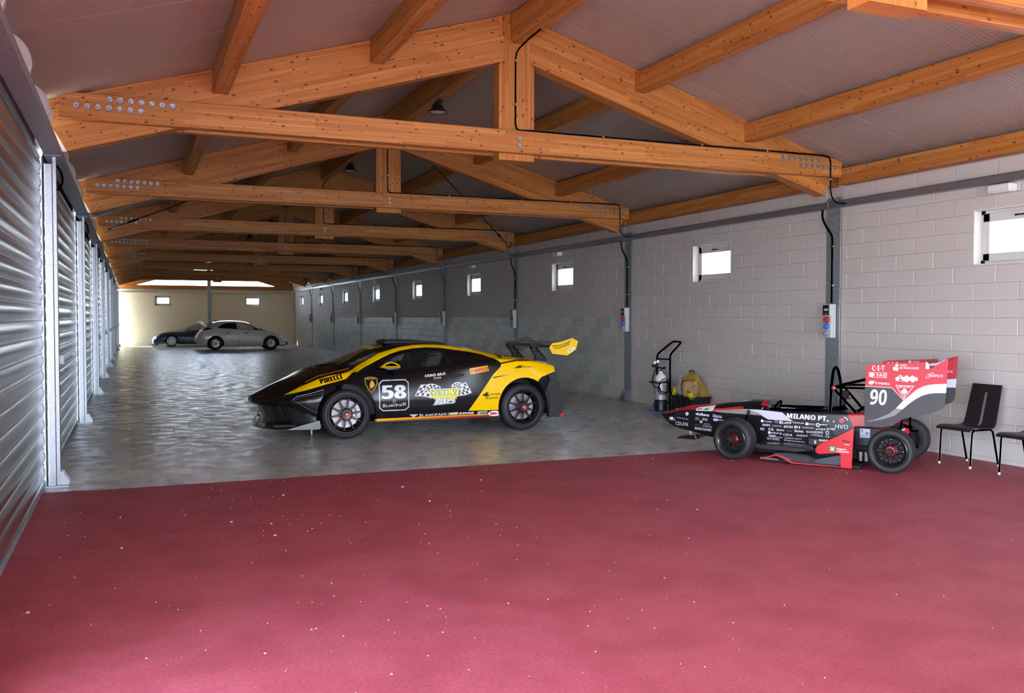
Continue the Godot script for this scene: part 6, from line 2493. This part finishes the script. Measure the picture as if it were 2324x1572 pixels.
func white_hatch() -> void:
	var o := thing("hatchback", "white hatchback with a rear spoiler, nose towards the block wall at the far end", "car", Vector3(6.523, 0, -48.15), PI)
	var c := {
		"zm": [[-.87, .45], [-.82, .64], [-.7, .78], [-.4, .87], [0, .90], [1.0, .89], [2.0, .89], [2.7, .91], [3.2, .88], [3.5, .78], [3.6, .68]],
		"ys": [[-.87, .24], [-.5, .20], [.3, .20], [2.4, .20], [3.2, .26], [3.45, .30], [3.6, .40]],
		"ym": [[-.87, .38], [-.5, .50], [0, .60], [1.3, .58], [2.7, .66], [3.4, .62], [3.6, .52]],
		"yb": [[-.87, .46], [-.7, .60], [-.4, .78], [0, .88], [.4, .93], [1.0, .98], [1.6, 1.01], [2.2, 1.05], [2.7, 1.09], [3.1, 1.08], [3.4, .92], [3.6, .62]],
		"zb": [[-.87, .40], [-.7, .66], [-.3, .78], [.2, .83], [1.0, .84], [2.0, .85], [2.7, .85], [3.2, .80], [3.6, .62]],
		"yr": [[-.87, .49], [-.7, .625], [-.4, .80], [0, .92], [.33, .97], [.6, 1.10], [.84, 1.20], [1.25, 1.36], [1.7, 1.395], [2.2, 1.385], [2.6, 1.31], [2.9, 1.20], [3.15, 1.11], [3.4, .94], [3.6, .65]],
		"zr": [[-.87, .3], [-.4, .60], [.3, .68], [.8, .62], [1.3, .57], [2.2, .57], [2.8, .60], [3.2, .64], [3.6, .5]],
		"yt": [[-.87, .53], [-.75, .61], [-.63, .69], [-.38, .83], [-.05, .95], [.33, 1.03], [.74, 1.22], [1.11, 1.39], [1.57, 1.475], [1.93, 1.49], [2.34, 1.475], [2.74, 1.40], [3.0, 1.29], [3.2, 1.13], [3.4, .96], [3.55, .75], [3.6, .66]],
	}
	var rings := body_rings(c, range_f(-.87, 3.6, 90), 4)
	var a1 := arch(.0, .33, .40)
	var a2 := arch(2.69, .33, .40)
	var wells := func(p: Vector3): return minf(a1.call(p), a2.call(p))
	var w1 := pv([.42, .985, 1.55, 1.04, 1.63, 1.355, 1.25, 1.335, .86, 1.19])
	var w2 := pv([1.63, 1.045, 2.52, 1.10, 2.60, 1.14, 2.22, 1.345, 1.70, 1.355])
	var scr := pv([.45, -.2, .45, .4, .62, .56, 1.08, .52, 1.12, .2, 1.12, -.2])
	var lamp := pv([-.74, .60, -.50, .73, -.28, .82, -.34, .77, -.55, .66])
	var tl := pv([2.80, 1.085, 3.2, 1.0, 3.32, 1.02, 3.2, 1.15, 3.0, 1.14])
	var blk := pv([-1.0, .1, 3.7, .1, 3.7, .34, 3.35, .26, 3.1, .25, 2.3, .235, .4, .225, -.4, .24, -.86, .27, -.9, .42, -.76, .42, -.74, .28, -.9, .26])
	var f := func(poly, z): return func(p: Vector3): return sd(poly, Vector2(p.x, p.y)) if p.z > z else 1.0
	var fscr := func(p: Vector3): return sd(scr, Vector2(p.x, p.z)) if p.y > 1.0 and p.x < 1.3 else 1.0
	var parts := skin(rings, [wells, f.call(w1, .4), f.call(w2, .4), fscr, f.call(lamp, .3), f.call(tl, .4), f.call(blk, .2)])
	var white := mat("d9d5c8", 0.3, 0.0, 0.8)
	parts[7].add(end_cap(rings[0], true), Transform3D())
	parts[7].add(end_cap(rings[rings.size() - 1], false), Transform3D())
	put("body", whole(parts, 7), white, o)
	var gl := mat("20282a", 0.02)
	gl.albedo_color.a = 0.25
	gl.transparency = BaseMaterial3D.TRANSPARENCY_ALPHA
	for i in [0, 8]:
		put("front_window", parts[1 + i], gl, o)
		put("rear_window", parts[2 + i], mat("141517", 0.05), o)
		put("headlamp", parts[4 + i], mat("b8c0c4", 0.1, 0.2, 0.8), o)
		put("tail_lamp", parts[5 + i], mat("4a1016", 0.15, 0.0, 0.8), o)
		put("lower_trim", parts[6 + i], M.black_matt, o)
	put("windscreen", whole(parts, 3), gl, o)
	wheel_well(o, 0, .33, .41, .4, .88, M.black_matt)
	wheel_well(o, 2.69, .33, .41, .4, .88, M.black_matt)
	var tub := MB.new()
	tub.prism(pv([.2, .3, 2.9, .3, 2.9, 1.0, 2.3, 1.0, 2.2, .85, .8, .85, .6, .98, .3, .98]), -.76, .76, .02)
	put("cabin", tub, M.black_matt, o)
	var sp := MB.new()
	sp.prism(pv([2.78, 1.40, 3.10, 1.43, 3.30, 1.45, 3.50, 1.40, 3.48, 1.37, 3.25, 1.40]), -.66, .66, .008)
	for s in [-1, 1]:
		sp.prism(pv([3.06, 1.20, 3.19, 1.14, 3.48, 1.38, 3.30, 1.44]), s * .66 - .02, s * .66 + .02, .006)
	put("spoiler", sp, white, o)
	for s in [-1, 1]:
		var mi := MB.new()
		mi.prism(pv([.42, .99, .62, .985, .64, 1.05, .58, 1.09, .46, 1.06]), s * .98 - .07, s * .98 + .07, .02)
		put("mirror", mi, M.black_plastic, o)
		for x in [1.22, 2.1]:
			var h := MB.new()
			h.box(Vector3(x, .845, s * .90), Vector3(.2, .03, .03), .008)
			put("door_handle", h, M.black_plastic, o)
		for x in [.32, 1.58, 2.45]:
			var sm := MB.new()
			sm.tube([Vector3(x, .25, s * .888), Vector3(x + .02, .55, s * .899), Vector3(x + .01, .9, s * .87)], .006, 4)
			put("door_seam", sm, mat("5a564e", 0.6), o)
	var an := MB.new()
	an.prism(pv([2.5, 1.44, 2.66, 1.44, 2.68, 1.50]), -.02, .02)
	put("roof_fin", an, M.black_plastic, o)
	var look := {"rim": mat("17171a", 0.3, 0.3), "tyre": M.rubber, "disc": mat("a08c90", 0.35, 0.6), "hub": .05, "double": true, "caliper": mat("a82028", 0.4), "caliper_at": 3.4}
	for s in [-1, 1]:
		wheel(o, Vector3(0, .335, s * .885), s, .335, .245, .23, 5, look)
		wheel(o, Vector3(2.69, .335, s * .885), s, .335, .245, .23, 5, look)


func blue_coupe() -> void:
	var o := thing("coupe", "dark blue low coupe with silver wheels, half hidden behind the white hatchback", "car", Vector3(2.059, 0, -55.35) + Vector3(0, 0, .9 - .55))
	o.position.z = -54.95
	var c := {
		"zm": [[-1.04, .45], [-.98, .66], [-.8, .80], [-.3, .88], [0, .89], [.8, .86], [1.6, .88], [2.4, .93], [2.9, .90], [3.3, .70]],
		"ys": [[-1.04, .18], [-.5, .13], [.4, .13], [2.2, .15], [3.0, .22], [3.3, .35]],
		"ym": [[-1.04, .34], [-.5, .50], [0, .56], [1.2, .50], [2.4, .58], [3.3, .55]],
		"yb": [[-1.04, .43], [-.9, .56], [-.5, .74], [-.1, .82], [.4, .82], [.9, .82], [1.6, .85], [2.3, .90], [2.9, .82], [3.3, .64]],
		"zb": [[-1.04, .38], [-.8, .62], [-.2, .76], [.6, .76], [1.4, .75], [2.3, .84], [3.3, .6]],
		"yr": [[-1.04, .44], [-.9, .57], [-.5, .755], [-.1, .84], [.4, .86], [.7, .92], [1.0, 1.08], [1.3, 1.18], [1.7, 1.21], [2.1, 1.13], [2.5, .98], [2.9, .85], [3.3, .66]],
		"zr": [[-1.04, .3], [-.5, .56], [.3, .62], [.9, .56], [1.5, .52], [2.2, .54], [3.3, .45]],
		"yt": [[-1.04, .46], [-.93, .58], [-.64, .73], [-.24, .83], [.11, .90], [.51, .94], [.77, 1.03], [1.07, 1.19], [1.33, 1.27], [1.6, 1.295], [1.9, 1.27], [2.3, 1.13], [2.7, .96], [3.0, .86], [3.3, .68]],
	}
	var rings := body_rings(c, range_f(-1.04, 3.3, 80), 4)
	var a1 := arch(-.02, .31, .375)
	var a2 := arch(2.35, .31, .38)
	var wells := func(p: Vector3): return minf(a1.call(p), a2.call(p))
	var w := pv([.80, .88, 1.06, 1.06, 1.38, 1.16, 1.70, 1.17, 2.1, 1.04, 2.15, .92])
	var scr := pv([.55, -.2, .55, .3, .72, .54, 1.12, .5, 1.2, .2, 1.2, -.2])
	var fw := func(p: Vector3): return sd(w, Vector2(p.x, p.y)) if p.z > .4 else 1.0
	var fs := func(p: Vector3): return sd(scr, Vector2(p.x, p.z)) if p.y > .88 and p.x < 1.5 else 1.0
	var lampf := func(p: Vector3): return Vector3((p.x + .80) / .14, (p.y - .60) / .085, 0).length() - 1.0 if p.z > .35 else 1.0
	var parts := skin(rings, [wells, fw, fs, lampf])
	parts[4].add(end_cap(rings[0], true), Transform3D())
	parts[4].add(end_cap(rings[rings.size() - 1], false), Transform3D())
	put("body", whole(parts, 4), mat("1d3152", 0.28, 0.1, 1.0), o)
	var gl := mat("56605c", 0.02)
	gl.albedo_color.a = 0.2
	gl.transparency = BaseMaterial3D.TRANSPARENCY_ALPHA
	for i in [0, 5]:
		put("side_window", parts[1 + i], gl, o)
		put("headlamp", parts[3 + i], mat("8a96a8", 0.1, 0.1, 1.0), o)
	put("windscreen", whole(parts, 2), gl, o)
	wheel_well(o, -.02, .31, .385, .4, .86, M.black_matt)
	wheel_well(o, 2.35, .31, .39, .4, .9, M.black_matt)
	var tub := MB.new()
	tub.prism(pv([.2, .25, 2.4, .25, 2.2, .80, .5, .80]), -.72, .72, .02)
	put("cabin", tub, M.black_matt, o)
	for s in [-1, 1]:
		var mi := MB.new()
		mi.prism(pv([.86, .86, 1.02, .86, 1.02, .95, .90, .96]), s * .92 - .06, s * .92 + .06, .02)
		put("mirror", mi, mat("1d3152", 0.3, 0.1, 1.0), o)
	var lip := MB.new()
	lip.prism(pv([-1.10, .08, -.7, .08, -.7, .11, -1.08, .11]), -.78, .78, .004)
	put("front_lip", lip, M.black_matt, o)
	var look := {"rim": mat("cfcfcc", 0.3, 0.5), "tyre": M.rubber, "disc": mat("6a6a6c", 0.4, 0.6), "hub": .05, "double": true}
	for s in [-1, 1]:
		wheel(o, Vector3(-.02, .315, s * .87), s, .315, .235, .22, 9, look)
		wheel(o, Vector3(2.35, .32, s * .91), s, .32, .235, .26, 9, look)
